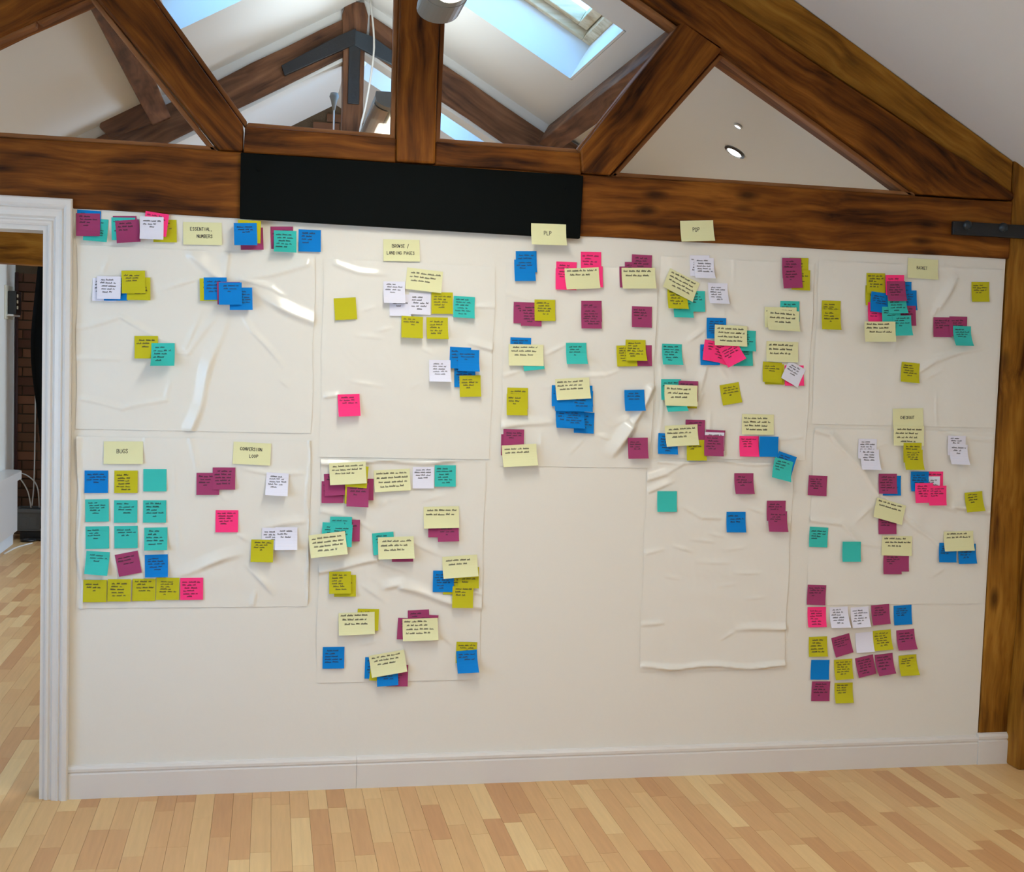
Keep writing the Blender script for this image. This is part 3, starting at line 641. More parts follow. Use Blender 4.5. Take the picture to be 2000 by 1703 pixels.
# ================================================================= STATIC FILM SHEETS
# (x0,y0,x1,y1) photo extents, creases as (x0,y0,x1,y1,half width m,height m)
SHEETS = [
 ('upper far left', (150, 478, 612, 842), [
  (375, 500, 430, 545, .030, .010), (445, 500, 440, 545, .018, .008), (300, 570, 395, 545, .012, .006), (470, 545, 530, 565, .014, .007), (530, 565, 560, 583, .010, .005),
  (490, 570, 612, 632, .030, .016), (480, 545, 600, 520, .018, .006), (445, 610, 375, 838, .026, .012), (470, 610, 490, 645, .014, .005), (490, 645, 560, 725, .012, .006),
  (430, 615, 365, 690, .016, .006), (400, 600, 362, 680, .012, .005), (150, 645, 235, 618, .012, .005), (235, 618, 290, 650, .012, .006), (290, 650, 335, 672, .012, .004),
  (155, 700, 250, 705, .012, .004), (160, 780, 240, 800, .012, .005), (240, 800, 325, 780, .012, .005), (325, 780, 335, 740, .010, .003), (200, 535, 215, 500, .012, .004), (545, 740, 570, 760, .012, .004), (340, 690, 372, 690, .010, .005)]),
 ('lower far left', (150, 852, 604, 1186), [
  (152, 855, 158, 1190, .012, .010), (340, 1125, 480, 1080, .026, .013), (480, 1100, 535, 1165, .016, .010), (370, 855, 385, 940, .014, .005), (338, 905, 340, 975, .008, .003), (340, 1000, 355, 1080, .010, .004),
  (470, 915, 530, 925, .012, .004), (530, 925, 590, 925, .012, .004), (460, 1040, 490, 1060, .016, .006), (510, 1030, 590, 1020, .020, .006), (602, 860, 602, 1175, .006, .006),
  (420, 960, 450, 985, .012, .003), (283, 850, 283, 880, .008, .003), (500, 1150, 495, 1180, .012, .006)]),
 ('upper mid-left', (628, 505, 962, 895), [
  (655, 517, 700, 532, .014, .006), (700, 532, 760, 537, .014, .006), (690, 655, 750, 662, .012, .004), (730, 650, 770, 640, .010, .003), (925, 600, 962, 600, .012, .007), (910, 670, 960, 682, .018, .012),
  (680, 745, 755, 755, .010, .004), (637, 775, 670, 770, .012, .007), (800, 760, 825, 745, .010, .003), (700, 610, 735, 600, .01, .003), (820, 680, 850, 695, .010, .003)]),
 ('lower mid-left', (622, 897, 942, 1330), [
  (622, 905, 936, 900, .016, .010), (625, 1115, 735, 1095, .020, .010), (735, 1095, 800, 1120, .020, .006), (740, 1150, 785, 1142, .022, .009), (785, 1150, 942, 1190, .026, .014), (630, 1000, 690, 1010, .020, .006), (690, 1010, 735, 1040, .016, .005),
  (800, 1055, 870, 1090, .016, .007), (760, 975, 740, 990, .014, .004), (820, 980, 870, 968, .012, .003), (700, 1140, 760, 1180, .020, .006), (860, 1240, 890, 1265, .014, .004), (700, 1260, 740, 1250, .014, .003), (880, 1140, 942, 1160, .016, .006), (750, 980, 780, 970, .02, .003)]),
 ('upper middle', (982, 512, 1278, 912), [
  (985, 735, 1020, 722, .012, .004), (1060, 695, 1115, 668, .010, .007), (1130, 735, 1180, 735, .012, .003), (1180, 735, 1220, 722, .010, .003), (985, 835, 1085, 822, .020, .010), (1060, 760, 1090, 752, .010, .003),
  (1273, 760, 1232, 835, .020, .020), (1232, 835, 1192, 895, .032, .026), (1190, 835, 1240, 810, .014, .006), (1160, 848, 1200, 862, .012, .005), (1110, 890, 1145, 855, .008, .003), (985, 575, 1050, 590, .012, .003), (1055, 840, 1055, 890, .010, .005)]),
 ('upper mid-right', (1283, 500, 1582, 897), [
  (1340, 670, 1380, 640, .012, .006), (1380, 705, 1365, 770, .020, .008), (1370, 770, 1350, 815, .018, .008), (1400, 712, 1420, 742, .012, .004), (1430, 500, 1432, 560, .008, .003), (1412, 590, 1412, 630, .008, .003),
  (1385, 800, 1385, 860, .010, .004), (1500, 857, 1565, 855, .010, .005), (1292, 715, 1288, 860, .010, .004)]),
 ('lower mid-right', (1256, 900, 1540, 1309), [
  (1285, 902, 1540, 906, .008, .006), (1268, 935, 1300, 925, .020, .010), (1300, 925, 1335, 905, .014, .006), (1268, 960, 1320, 940, .016, .007), (1330, 990, 1370, 1012, .012, .006), (1370, 1012, 1415, 1012, .012, .006), (1455, 990, 1495, 1002, .010, .005), (1530, 1015, 1540, 1022, .014, .006),
  (1262, 1080, 1300, 1072, .012, .005), (1310, 1065, 1355, 1080, .010, .005), (1345, 1055, 1400, 1060, .010, .004), (1355, 1100, 1430, 1098, .012, .005), (1430, 1120, 1490, 1118, .010, .005), (1295, 1125, 1330, 1130, .010, .004), (1400, 1145, 1440, 1140, .010, .004), (1255, 1220, 1300, 1218, .012, .006),
  (1430, 1232, 1540, 1225, .018, .012), (1405, 1252, 1440, 1230, .010, .005), (1256, 1303, 1540, 1301, .013, .016), (1450, 1170, 1500, 1165, .010, .003), (1380, 1040, 1420, 1050, .01, .003), (1410, 1075, 1460, 1070, .01, .003)]),
 ('upper far right', (1592, 508, 1955, 832), [
  (1870, 540, 1835, 600, .024, .010), (1830, 600, 1820, 620, .012, .005), (1780, 735, 1830, 705, .016, .008), (1830, 705, 1935, 675, .016, .007), (1800, 745, 1850, 720, .010, .004), (1815, 700, 1850, 690, .008, .004), (1828, 830, 1828, 760, .006, .003), (1760, 640, 1740, 700, .02, .003)]),
 ('lower far right', (1582, 836, 1936, 1180), [
  (1585, 838, 1625, 850, .020, .010), (1625, 850, 1715, 965, .020, .010), (1780, 975, 1860, 995, .026, .010), (1860, 990, 1936, 1002, .020, .012), (1715, 965, 1860, 1090, .018, .006), (1760, 1000, 1800, 1025, .030, .008), (1640, 1020, 1680, 1060, .018, .006), (1680, 1060, 1735, 1070, .012, .004), (1582, 1015, 1640, 1025, .014, .007), (1665, 1025, 1710, 985, .012, .004), (1735, 865, 1700, 880, .010, .003), (1830, 845, 1940, 862, .010, .005), (1815, 1130, 1850, 1105, .012, .004)]),
]
def crease_h(X, Z, cr, box):
    """tented folds: gentle above, steep below, fading out at their free ends"""
    H = np.zeros_like(X); A, B_, Bo, T = box
    def free(px_, pz_, me):
        if px_ < A+.03 or px_ > B_-.03 or pz_ < Bo+.03 or pz_ > T-.03: return False
        return not any(k != me and (math.hypot(c[0]-px_, c[1]-pz_) < .02 or math.hypot(c[2]-px_, c[3]-pz_) < .02) for k, c in enumerate(cr))
    for k, (ax, az, bx, bz, wd, h) in enumerate(cr):
        dx, dz = bx-ax, bz-az; L2 = dx*dx+dz*dz; L = math.sqrt(L2)
        s_ = np.clip(((X-ax)*dx+(Z-az)*dz)/L2, 0, 1)
        wob = .010*np.sin(s_*L*21+k)*min(1, L/.3)
        sg = ((Z-az)*dx-(X-ax)*dz)/L*(1 if dx >= 0 else -1)+wob*.6      # signed distance, + is above
        end = np.maximum(0, np.maximum(-((X-ax)*dx+(Z-az)*dz)/L, ((X-bx)*dx+(Z-bz)*dz)/L))
        dd = np.hypot(np.where(sg > 0, sg/1.5, sg/.62), end)
        q = np.clip(1-dd/wd, 0, 1); f_ = np.ones_like(X)
        if free(ax, az, k): f_ = f_*np.clip(s_/.45, 0, 1)**.8
        if free(bx, bz, k): f_ = f_*np.clip((1-s_)/.45, 0, 1)**.8
        H = np.maximum(H, h*f_*(1+.18*np.sin(s_*L*33+2*k))*(q**1.35))
    return H
film_data = []
for name, (x0, y0, x1, y1), cre in SHEETS:
    A, B_ = wp(x0, (y0+y1)/2)[0], wp(x1, (y0+y1)/2)[0]; xm = (x0+x1)/2; T, Bo = min(wp(x0, y0)[1], wp(x1, y0)[1], 1.988), wp(xm, y1)[1]
    B_ = min(B_, 3.432); A = max(A, .012)
    cc = []
    for (a, b_, c_, d_, wd, h) in cre:
        p, q = wp(a, b_), wp(c_, d_); cc.append((p[0], p[1], q[0], q[1], wd, h*.9))
    film_data.append((name, A, B_, Bo, T, cc))
def film_h(X, Z, fd):
    H = crease_h(X, Z, fd[5], fd[1:5])
    return H+0.0011*(1+np.sin(X*31+Z*13+3*np.sin(Z*9))*np.sin(Z*27-X*11+2*np.sin(X*7)))+.0002*(1+np.sin(X*90+4*np.sin(Z*33))*np.sin(Z*70+3*np.sin(X*41)))
for fd in film_data:
    name, A, B_, Bo, T, cc = fd
    nx, nz = int((B_-A)/.005), int((T-Bo)/.005)
    X, Z = np.meshgrid(np.linspace(A, B_, nx+1), np.linspace(T, Bo, nz+1)); H = film_h(X, Z, fd)
    Xw = X+0.002*np.sin(Z*19)*((X <= A+1e-6)|(X >= B_-1e-6)); Y = -0.0012-H
    v = np.stack([Xw, Y, Z], -1).reshape(-1, 3).tolist()
    idx = np.arange((nx+1)*(nz+1)).reshape(nz+1, nx+1); f = np.stack([idx[:-1, :-1], idx[1:, :-1], idx[1:, 1:], idx[:-1, 1:]], -1).reshape(-1, 4).tolist()
    o = obj('film_sheet', v, f, FILM, smooth=True)
    tag(o, 'creased white static film sheet on the wall, %s one' % name, 'film sheet', 'static film sheets on the wall')
def surf_h(X, Z):
    H = np.zeros_like(X)
    for fd in film_data:
        m_ = (X > fd[1]) & (X < fd[2]) & (Z > fd[3]) & (Z < fd[4])
        if m_.any(): H = np.where(m_, np.maximum(H, film_h(X, Z, fd)+.0012), H)
    # beam and plate stand proud
    H = np.where(Z > 1.996, np.maximum(H, .0125), H); H = np.where((Z > 1.985) & (X > .54) & (X < 1.73), np.maximum(H, .0325), H)
    return H
# ================================================================= STICKY NOTES
NC = {'B': ('blue', srgb(0, 124, 204)), 'T': ('teal', srgb(58, 188, 178)), 'P': ('plum', srgb(158, 62, 106)), 'G': ('lime', srgb(190, 184, 30)),
      'K': ('pink', srgb(255, 58, 128)), 'W': ('white', srgb(226, 226, 240)), 'Y': ('pale yellow wide', srgb(224, 223, 174))}
NM = {k: mat(v[0].replace(' ', '_')+'_paper', v[1], 0.75, 0.2, var=0.035, vscale=9) for k, v in NC.items()}
# (colour, photo x, photo y, turn in degrees clockwise, lift of the lower edge in mm, which one)
NOTES = [
("notes in the top left corner of the wall", [
 ("T",187,449,5,8,"peeking out low on the right of the top left corner stack"),
 ("B",173,433,4,4,"at the back of the top left corner stack by the architrave"),
 ("P",172,439,1,8,"on top of the stack in the top left corner"),
 ("P",244,444,0,3,"hidden behind a teal one, second stack along the top"),
 ("T",241,447,1,5,"between two plum ones, second stack along the top"),
 ("P",250,452,-4,12,"on top of the teal one, left of the white note, top row"),
 ("G",322,451,1,4,"sticking out right of the white note in the top row"),
 ("K",305,438,9,3,"tilted behind the white note in the top row"),
 ("W",297,446,2,8,"on top of the pink one in the top row"),
 ("Y",395.5,456,1,3,"alone under the beam, left of the black plate",["ESSENTIAL,","  NUMBERS"])]),
("notes under the left end of the black plate", [
 ("P",492,466,0,4,"at the back, under the left end of the black plate"),
 ("G",487,454,3,4,"behind the blue one at the left end of the black plate"),
 ("B",480,459,0,9,"on top of lime and plum, under left end of black plate"),
 ("P",551,464,0,3,"behind the curling teal one under the black plate"),
 ("T",557,472,2,20,"curling outwards under the black plate"),
 ("B",605,470,2,4,"lone flat one right of the curling teal, under black plate")]),
("notes on the upper left film sheet", [
 ("W",204,566,2,5,"at the back left of the white pair, upper left film"),
 ("B",226,565,0,3,"showing only a corner between white and lime, upper left"),
 ("W",213,562,1,8,"in front, beside the lime pair, upper left film"),
 ("G",271,564,1,4,"lower back one of the lime pair, upper left film"),
 ("G",261,551,0,6,"upper front one of the lime pair, upper left film"),
 ("G",413,566,0,4,"edge peeking left of the blue trio on the folds"),
 ("B",421,564,0,5,"leftmost of the blue trio where the film folds meet"),
 ("P",447,573,0,3,"edge peeking between the overlapping blue trio"),
 ("B",471,584,0,5,"rightmost and lowest of the blue trio"),
 ("B",450.5,574,0,9,"middle and front one of the blue trio"),
 ("G",286,678,0,6,"behind the lifted teal one, alone low on upper left film"),
 ("T",319,692,0,24,"lifting off over a lime one, low on upper left film")]),
("notes in the lower left block", [
 ("Y",241,884,0,3,"heading the twelve-note grid at the lower left",["BUGS"]),
 ("B",188,941,0,2,"first in the top row of the left grid"),
 ("G",246,941,0,2,"second in the top row of the left grid"),
 ("T",302.5,938,0,2,"third in the top row of the left grid"),
 ("T",189.5,997,-1,2,"first in the second row of the left grid"),
 ("T",245.5,999,0,2,"second in the second row of the left grid"),
 ("T",302,999,0,2,"third in the second row of the left grid"),
 ("T",190,1050,-1,2,"first in the third row of the left grid"),
 ("T",246,1049,-1,2,"second in the third row of the left grid"),
 ("T",304.5,1052,-1,8,"third in the third row of the left grid"),
 ("T",190,1099,3,12,"first in the fourth row, bottom curling, left grid"),
 ("P",250.5,1101,-11,2,"tilted, second in the fourth row of the left grid"),
 ("B",305.5,1105,-2,6,"third in the fourth row of the left grid"),
 ("G",185.5,1154,0,2,"first in the bottom row below the left grid"),
 ("G",233,1152.5,0,2,"second in the bottom row below the left grid"),
 ("G",281,1152,0,2,"third in the bottom row below the left grid"),
 ("G",327.5,1150,0,2,"fourth in the bottom row, left of the pink one"),
 ("K",374.5,1150,-1,2,"closing the bottom row below the left grid"),
 ("Y",492,886,3,3,"heading at the top right of the lower left film",["CONVERSION","   LOOP"]),
 ("P",406,945,0,2,"lower left one of the plum pair right of the grid"),
 ("P",437.5,934.5,0,3,"upper right one of the plum pair right of the grid"),
 ("K",443,1018,0,3,"alone between the plum pair and the lime one"),
 ("W",541,945,3,14,"alone below the conversion heading, lower edge lifting"),
 ("W",533,1052,0,3,"written over, behind the white one beside the lime"),
 ("W",559,1051,0,12,"in front, upper right of the lime one"),
 ("G",512,1075,1,8,"lower left of the white pair, lower left film")]),
("notes on the upper mid-left film sheet", [
 ("Y",784.5,489,1,4,"heading just under the middle of the black plate",["BROWSE /","LANDING PAGES"]),
 ("G",674.7,603,-3,4,"blank and alone on the left of the mid-left film"),
 ("W",782,596,1,3,"behind, at the bottom of the white cluster"),
 ("W",820,593,2,3,"just left of the lime one in the white cluster"),
 ("W",770,571,1,12,"front left of the white cluster"),
 ("G",863.6,592,1,4,"under the right corner of a wide one, by the teal"),
 ("T",906,600,4,10,"at the right end of the white and lime cluster"),
 ("G",804.4,639,3,12,"left one of the two below the white cluster"),
 ("G",854,641,1,12,"right one of the two below the white cluster"),
 ("Y",828.5,547.5,7,6,"topping the white cluster on the mid-left film"),
 ("B",908,735,0,3,"hanging lowest behind the blue pile, showing by the lime"),
 ("G",918,754,-1,4,"below the blue pile, right of the lone white one"),
 ("B",899,699,3,5,"upper left of the blue pile, mid-left film"),
 ("B",915,704,2,12,"front of the blue pile, mid-left film"),
 ("W",858.5,724,1,12,"at the left side of the blue pile"),
 ("K",681.5,791,-2,12,"alone, low on the left of the mid-left film")]),
("notes on the lower mid-left film sheet", [
 ("P",649.5,961,0,4,"lowest left in the plum cluster"),
 ("P",655,946,-3,6,"second from left in the plum cluster"),
 ("P",708.5,956,0,4,"rightmost in the plum cluster"),
 ("G",695,962,1,3,"thin lime edge up the middle of the plum cluster"),
 ("P",698,967,2,8,"front centre of the plum cluster"),
 ("G",696.5,930,5,3,"edge showing right of the cluster's wide title"),
 ("Y",679,923.5,-3,6,"on top of the plum cluster"),
 ("Y",766,938,-3,6,"alone between the plum cluster and a faint white one"),
 ("W",827,933,0,3,"faint one touching the teal, below the film edge"),
 ("T",869.7,929.5,0,3,"alone under the top edge of the mid-left film"),
 ("P",857,1028,0,5,"left of the plum two under a wide one"),
 ("P",875,1036,-2,6,"right of the plum two under a wide one"),
 ("Y",862,1010,-1,7,"over two plum ones, right of the teal pile"),
 ("P",681.5,1036,0,3,"at the right of the teal pile"),
 ("T",665.5,1030,1,4,"topmost of the teal pile"),
 ("T",650,1041,2,5,"leftmost of the teal pile"),
 ("T",666,1044,3,9,"front right of the teal pile"),
 ("Y",640,1061,-7,16,"tilted over the bottom of the teal pile"),
 ("T",749,1061,-5,6,"tilted behind the wide one with plum below"),
 ("P",786,1075,0,4,"strip showing below the wide one beside the teal"),
 ("Y",773,1068.7,-2,10,"over a teal and a plum one, middle of the film"),
 ("G",886,1140,0,3,"corner showing below the blue one, right side"),
 ("B",866,1135,0,4,"at the left under the wide one above two lime ones"),
 ("G",915,1128,0,4,"upper right lime one under the wide note"),
 ("G",903,1165,1,6,"lowest lime one of the right-hand cluster"),
 ("Y",898.6,1106,-4,9,"above the blue and lime cluster, right side"),
 ("G",674,1144,-1,4,"back one of the lime pair, left side"),
 ("G",664,1137,-1,7,"front one of the lime pair, left side"),
 ("G",718.6,1210,1,5,"behind the upper right corner of the wide one below"),
 ("Y",696.5,1217,-2,9,"over a lime one, below the lime pair"),
 ("P",797,1228,2,4,"left side of the plum fan behind the wide one"),
 ("P",817.6,1212,-3,4,"top of the plum fan behind the wide one"),
 ("P",834,1221,3,4,"right side of the plum fan behind the wide one"),
 ("Y",820.5,1228,-2,10,"over the fan of plum ones"),
 ("B",651.4,1284.5,-1,4,"alone at the bottom left of the mid-left film"),
 ("B",733.5,1304.5,0,3,"left edge showing in the bottom cluster"),
 ("P",776,1319,0,4,"bottom right of the bottom cluster"),
 ("G",743.6,1308.5,3,4,"strip beside the blue edge in the bottom cluster"),
 ("B",756.5,1317,-3,6,"bottom centre of the bottom cluster"),
 ("Y",757.5,1295,-10,9,"tilted over the bottom cluster"),
 ("G",911,1274.5,1,3,"behind the blue one at the bottom right"),
 ("B",912,1290.5,-5,14,"over a lime one at the bottom right")]),
("notes on the upper middle film sheet", [
 ("Y",1068,459.5,2,10,"overlapping the right end of the black plate",["PLP"]),
 ("B",1028.5,511,0,3,"upper of the blue two right below the plate"),
 ("B",1025,528,0,5,"lower of the blue two right below the plate"),
 ("K",1106.5,532,2,3,"upper left of the pink cluster"),
 ("K",1105,545.5,2,4,"lower left of the pink cluster"),
 ("K",1155,512.5,1,3,"upper right of the pink cluster"),
 ("K",1157,540.5,1,5,"lower right of the pink cluster"),
 ("Y",1136.6,544,-2,9,"on top of the pink cluster"),
 ("P",1230,541,0,3,"left edge showing beside the wide one, upper right"),
 ("P",1240.5,532,0,3,"middle of three plum behind the wide one"),
 ("P",1253.5,518,3,3,"topmost of three plum behind the wide one"),
 ("Y",1246.5,543.5,0,8,"over three plum ones, right of the pink cluster"),
 ("P",1023.5,611,2,3,"left one beside the lime, below the blue two"),
 ("P",1037.5,616,2,3,"right one half under the lime"),
 ("G",1064,606,1,4,"over the plum pair, below the blue two"),
 ("P",1155.5,608,0,3,"upper of the plum two overlapping in one column"),
 ("P",1154.7,621,1,4,"lower of the plum two overlapping in one column"),
 ("P",1253.7,619,2,4,"alone above the lime pair, right column"),
 ("B",1017,680,2,3,"top edge above a wide one, left column"),
 ("T",1040,702,-6,8,"corner showing below a wide one, left column"),
 ("Y",1027,693.5,1,6,"between blue and teal, left column"),
 ("T",1125.5,690,0,10,"alone in the middle column"),
 ("P",1253.7,694.5,0,3,"right of the lime pair, right column"),
 ("G",1224,695,-1,5,"back left of the lime pair, right column"),
 ("G",1241.3,684,1,12,"front of the lime pair, right column"),
 ("G",1011,778,1,3,"upper of the lime two, left column"),
 ("G",1009.5,790,1,6,"lower of the lime two, left column"),
 ("B",1140.7,825.5,3,5,"lowest right in the big blue cluster"),
 ("B",1105,815,3,14,"lowest left in the big blue cluster"),
 ("B",1121,815,3,14,"lowest centre in the big blue cluster"),
 ("B",1097.5,773,1,4,"upper left in the big blue cluster"),
 ("B",1137.4,774,-1,4,"upper right in the big blue cluster"),
 ("B",1103,782,1,7,"centre left in the big blue cluster"),
 ("B",1137,783,3,7,"centre right in the big blue cluster"),
 ("Y",1118.4,759,-3,8,"titling the big blue cluster"),
 ("B",1238,781.5,-1,8,"alone above the big lifted film fold"),
 ("P",999,869,1,3,"behind, left of the plum two at the lower left"),
 ("P",1003,859,1,4,"front of the plum two at the lower left"),
 ("Y",1013.6,888.5,-3,12,"over the plum two at the lower left"),
 ("P",1243.5,874.5,-1,5,"alone right of the big lifted film fold")]),
("notes on the upper mid-right film sheet", [
 ("Y",1359.9,451.5,-1,7,"stuck to the timber beam alone",["PDP"]),
 ("W",1367,519,1,4,"behind, back one of the white pair below the beam"),
 ("W",1375,523.5,2,12,"front one of the white pair below the beam"),
 ("T",1358,588.5,1,5,"right of the cluster under the steeply tilted one"),
 ("T",1333.5,600,2,8,"lowest of the cluster under the steeply tilted one"),
 ("G",1322,583,2,12,"left of the cluster under the steeply tilted one"),
 ("Y",1330,557,27,8,"steeply tilted over lime and teal"),
 ("W",1402,573,2,14,"alone right of the steeply tilted wide one"),
 ("G",1561,523.5,1,3,"upper lime one behind the plum pair"),
 ("G",1563,547,3,4,"lower lime one behind the plum pair"),
 ("P",1546,524,1,3,"upper of the plum pair over lime"),
 ("P",1546,543,-2,4,"lower of the plum pair over lime"),
 ("T",1543,608,1,3,"behind the upper wide one at the right"),
 ("Y",1524,620,1,3,"almost hidden behind another wide one, by the teal"),
 ("Y",1528,626,4,12,"in front of the teal at the right"),
 ("B",1399.5,641,1,4,"uppermost blue in the pink and blue cluster"),
 ("B",1387,693,1,4,"lowest left in the pink and blue cluster"),
 ("T",1451.5,694.5,0,4,"lower teal in the pink and blue cluster"),
 ("T",1457,665.5,3,7,"upper teal in the pink and blue cluster"),
 ("K",1393,686,10,5,"left one in the pink and blue cluster"),
 ("K",1411,690,20,5,"middle one in the pink and blue cluster"),
 ("K",1427,691,-28,8,"right tilted one in the pink and blue cluster"),
 ("Y",1426,655.5,3,6,"titling the pink and blue cluster"),
 ("T",1312.3,692,2,12,"alone left of the pink and blue cluster"),
 ("G",1513,731,1,3,"back lime one beside the tilted white"),
 ("G",1508,727,4,7,"front lime one beside the tilted white"),
 ("K",1551.5,733.5,0,4,"behind the tilted white one"),
 ("W",1549,730,31,6,"tilted over a pink one"),
 ("Y",1528,687,2,4,"above the lime and tilted white"),
 ("T",1310.5,760.5,0,4,"back left in the plum, lime and teal stack"),
 ("P",1343,764,2,3,"upper right in the plum, lime and teal stack"),
 ("G",1339.5,777,1,6,"lower right in the plum, lime and teal stack"),
 ("T",1316,782,-3,20,"lifting at the bottom of the plum, lime and teal stack"),
 ("Y",1326,772,2,8,"on top of the plum, lime and teal stack"),
 ("G",1427.5,769,-10,4,"alone and tilted in the middle of the sheet"),
 ("Y",1480.5,829,1,3,"above the pink and blue pair"),
 ("P",1358,840,1,3,"top right of the lower left cluster"),
 ("B",1304,866.5,2,6,"bottom left of the lower left cluster"),
 ("G",1359,879,0,5,"bottom of the lower left cluster"),
 ("P",1395.5,859.5,3,2,"hidden behind the plum with a white strip"),
 ("W",1393.5,864,2,2,"strip showing between two plum ones"),
 ("P",1392.5,870,2,5,"right of the lower left cluster, over white strip"),
 ("Y",1331,850,-3,9,"on top of the lower left cluster"),
 ("K",1463,871.5,1,7,"left of the pink and blue pair"),
 ("B",1500,872,1,3,"right of the pink and blue pair"),
 ("B",1530.5,905,19,3,"dark top edge above the tilted teal one"),
 ("T",1524,916,15,12,"tilted over a blue one, below the pair")]),
("notes on the lower mid-right film sheet", [
 ("P",1453,944,0,10,"alone above the lower blue one"),
 ("T",1303,979.5,0,4,"alone at the left of the lower sheet"),
 ("B",1437.7,1019.5,0,6,"alone below a plum one"),
 ("P",1516,997.5,0,3,"upper of two overlapping on the lower sheet"),
 ("P",1517.7,1017.5,1,10,"lower of two overlapping on the lower sheet")]),
("notes on the upper far right film sheet", [
 ("Y",1803,525,4,5,"heading in the top right corner",["BASKET"]),
 ("G",1623.7,607,2,3,"upper one of the lime pair left of the big stack"),
 ("G",1622.5,624,2,6,"lower one of the lime pair left of the big stack"),
 ("G",1709,577,1,3,"lower one at the left of the big mixed stack"),
 ("G",1711,553,1,4,"upper one at the left of the big mixed stack"),
 ("K",1712,610,1,4,"lower left of the big mixed stack"),
 ("B",1716,591,8,6,"left centre of the big mixed stack"),
 ("B",1763,570,0,3,"upper right of the big mixed stack"),
 ("B",1772,587,-1,4,"right edge of the big mixed stack"),
 ("P",1768,617,0,4,"lower right of the big mixed stack"),
 ("T",1736,619,0,4,"lower left teal of the big mixed stack"),
 ("T",1755.5,636,-1,7,"bottom teal of the big mixed stack"),
 ("T",1748,592.5,0,9,"centre teal of the big mixed stack"),
 ("K",1745.5,557,0,3,"topmost in the big mixed stack"),
 ("P",1747,569,0,8,"centre top of the big mixed stack"),
 ("Y",1710.7,648,0,5,"at the bottom left of the big mixed stack"),
 ("G",1915.4,570,0,3,"alone near the right edge of the wall, high up"),
 ("P",1841,639,1,3,"left one beside a lifted teal, far right"),
 ("P",1871.7,637.5,1,3,"right one above a lifted teal, far right"),
 ("T",1878,656,2,14,"lifted over the plum pair, far right"),
 ("G",1777.5,727.5,6,6,"alone below the big mixed stack")]),
("notes on the lower far right film sheet", [
 ("Y",1774,817,-1,3,"upper half of the two heading the far right block",["CHECKOUT"]),
 ("Y",1773.5,851,1,3,"lower half of the two heading the far right block"),
 ("G",1779,883.5,0,3,"back one under the checkout heading"),
 ("G",1780.5,897,0,9,"front one under the checkout heading"),
 ("W",1694.5,876.5,1,3,"upper left one of the white pair left of heading"),
 ("W",1698,897,1,12,"lower front one of the white pair left of heading"),
 ("W",1868,870,1,3,"upper one of the white pair right of heading"),
 ("W",1870.5,887,2,12,"lower front one of the white pair right of heading"),
 ("P",1597,948.5,3,3,"alone at the left of the far right block"),
 ("B",1742,948.5,0,3,"behind the plum one below the heading"),
 ("P",1733.7,944.5,0,5,"over a blue one below the heading"),
 ("K",1825,940,0,3,"back one framing a small white one"),
 ("W",1818,949.5,0,3,"small showing patch among the pink ones"),
 ("B",1796,940,0,4,"left of the pink cluster, far right"),
 ("K",1802.5,962,-1,4,"front left of the pink cluster, far right"),
 ("K",1828,967,0,5,"front right of the pink cluster, far right"),
 ("G",1902,979.5,-6,8,"alone at the right, below the pink cluster"),
 ("P",1733.7,1024,0,3,"below the tilted wide one"),
 ("Y",1736,998,16,6,"tilted above a plum one"),
 ("T",1599,1049,3,4,"left one of two at the left, written on"),
 ("T",1662.4,1077,0,4,"blank one, lower right of the written one"),
 ("P",1758,1097,0,3,"right one of two below a wide one"),
 ("P",1743,1102,0,4,"left one of two below a wide one"),
 ("Y",1752,1066,1,3,"above two plum ones"),
 ("B",1851,1079,1,4,"left of the blue two at the right"),
 ("B",1889,1081.5,-2,6,"right of the blue two at the right"),
 ("Y",1872.5,1056.5,-2,7,"over the blue two at the right")]),
("notes in the lower right grid", [
 ("P",1595,1162,2,3,"alone in the top row of the lower right grid"),
 ("K",1596,1205,-1,7,"first in the second row of the right grid"),
 ("W",1639.5,1205,-3,12,"second in the second row of the right grid"),
 ("W",1680.5,1205,-4,10,"third in the second row of the right grid"),
 ("P",1720,1200,-5,6,"fourth in the second row of the right grid"),
 ("B",1764.5,1201.5,-4,3,"fifth in the second row of the right grid"),
 ("G",1598.5,1263,-2,5,"first in the third row of the right grid"),
 ("P",1646,1260.5,-16,4,"tilted second in the third row of the right grid"),
 ("W",1690,1254.5,-5,6,"third in the third row of the right grid"),
 ("G",1724,1250,-6,8,"fourth in the third row of the right grid"),
 ("P",1770,1249,-6,10,"fifth in the third row of the right grid"),
 ("B",1602.5,1308.5,0,3,"first in the fourth row of the right grid"),
 ("G",1648,1307,-4,8,"second in the fourth row of the right grid"),
 ("P",1691.5,1301,-13,5,"tilted third in the fourth row of the right grid"),
 ("P",1728,1296.5,-7,14,"fourth in the fourth row of the right grid"),
 ("G",1774,1298.5,-5,12,"fifth in the fourth row of the right grid"),
 ("P",1604,1350.5,0,2,"first in the bottom row of the right grid"),
 ("G",1648.5,1353,-2,8,"last in the bottom row of the right grid")]),
]
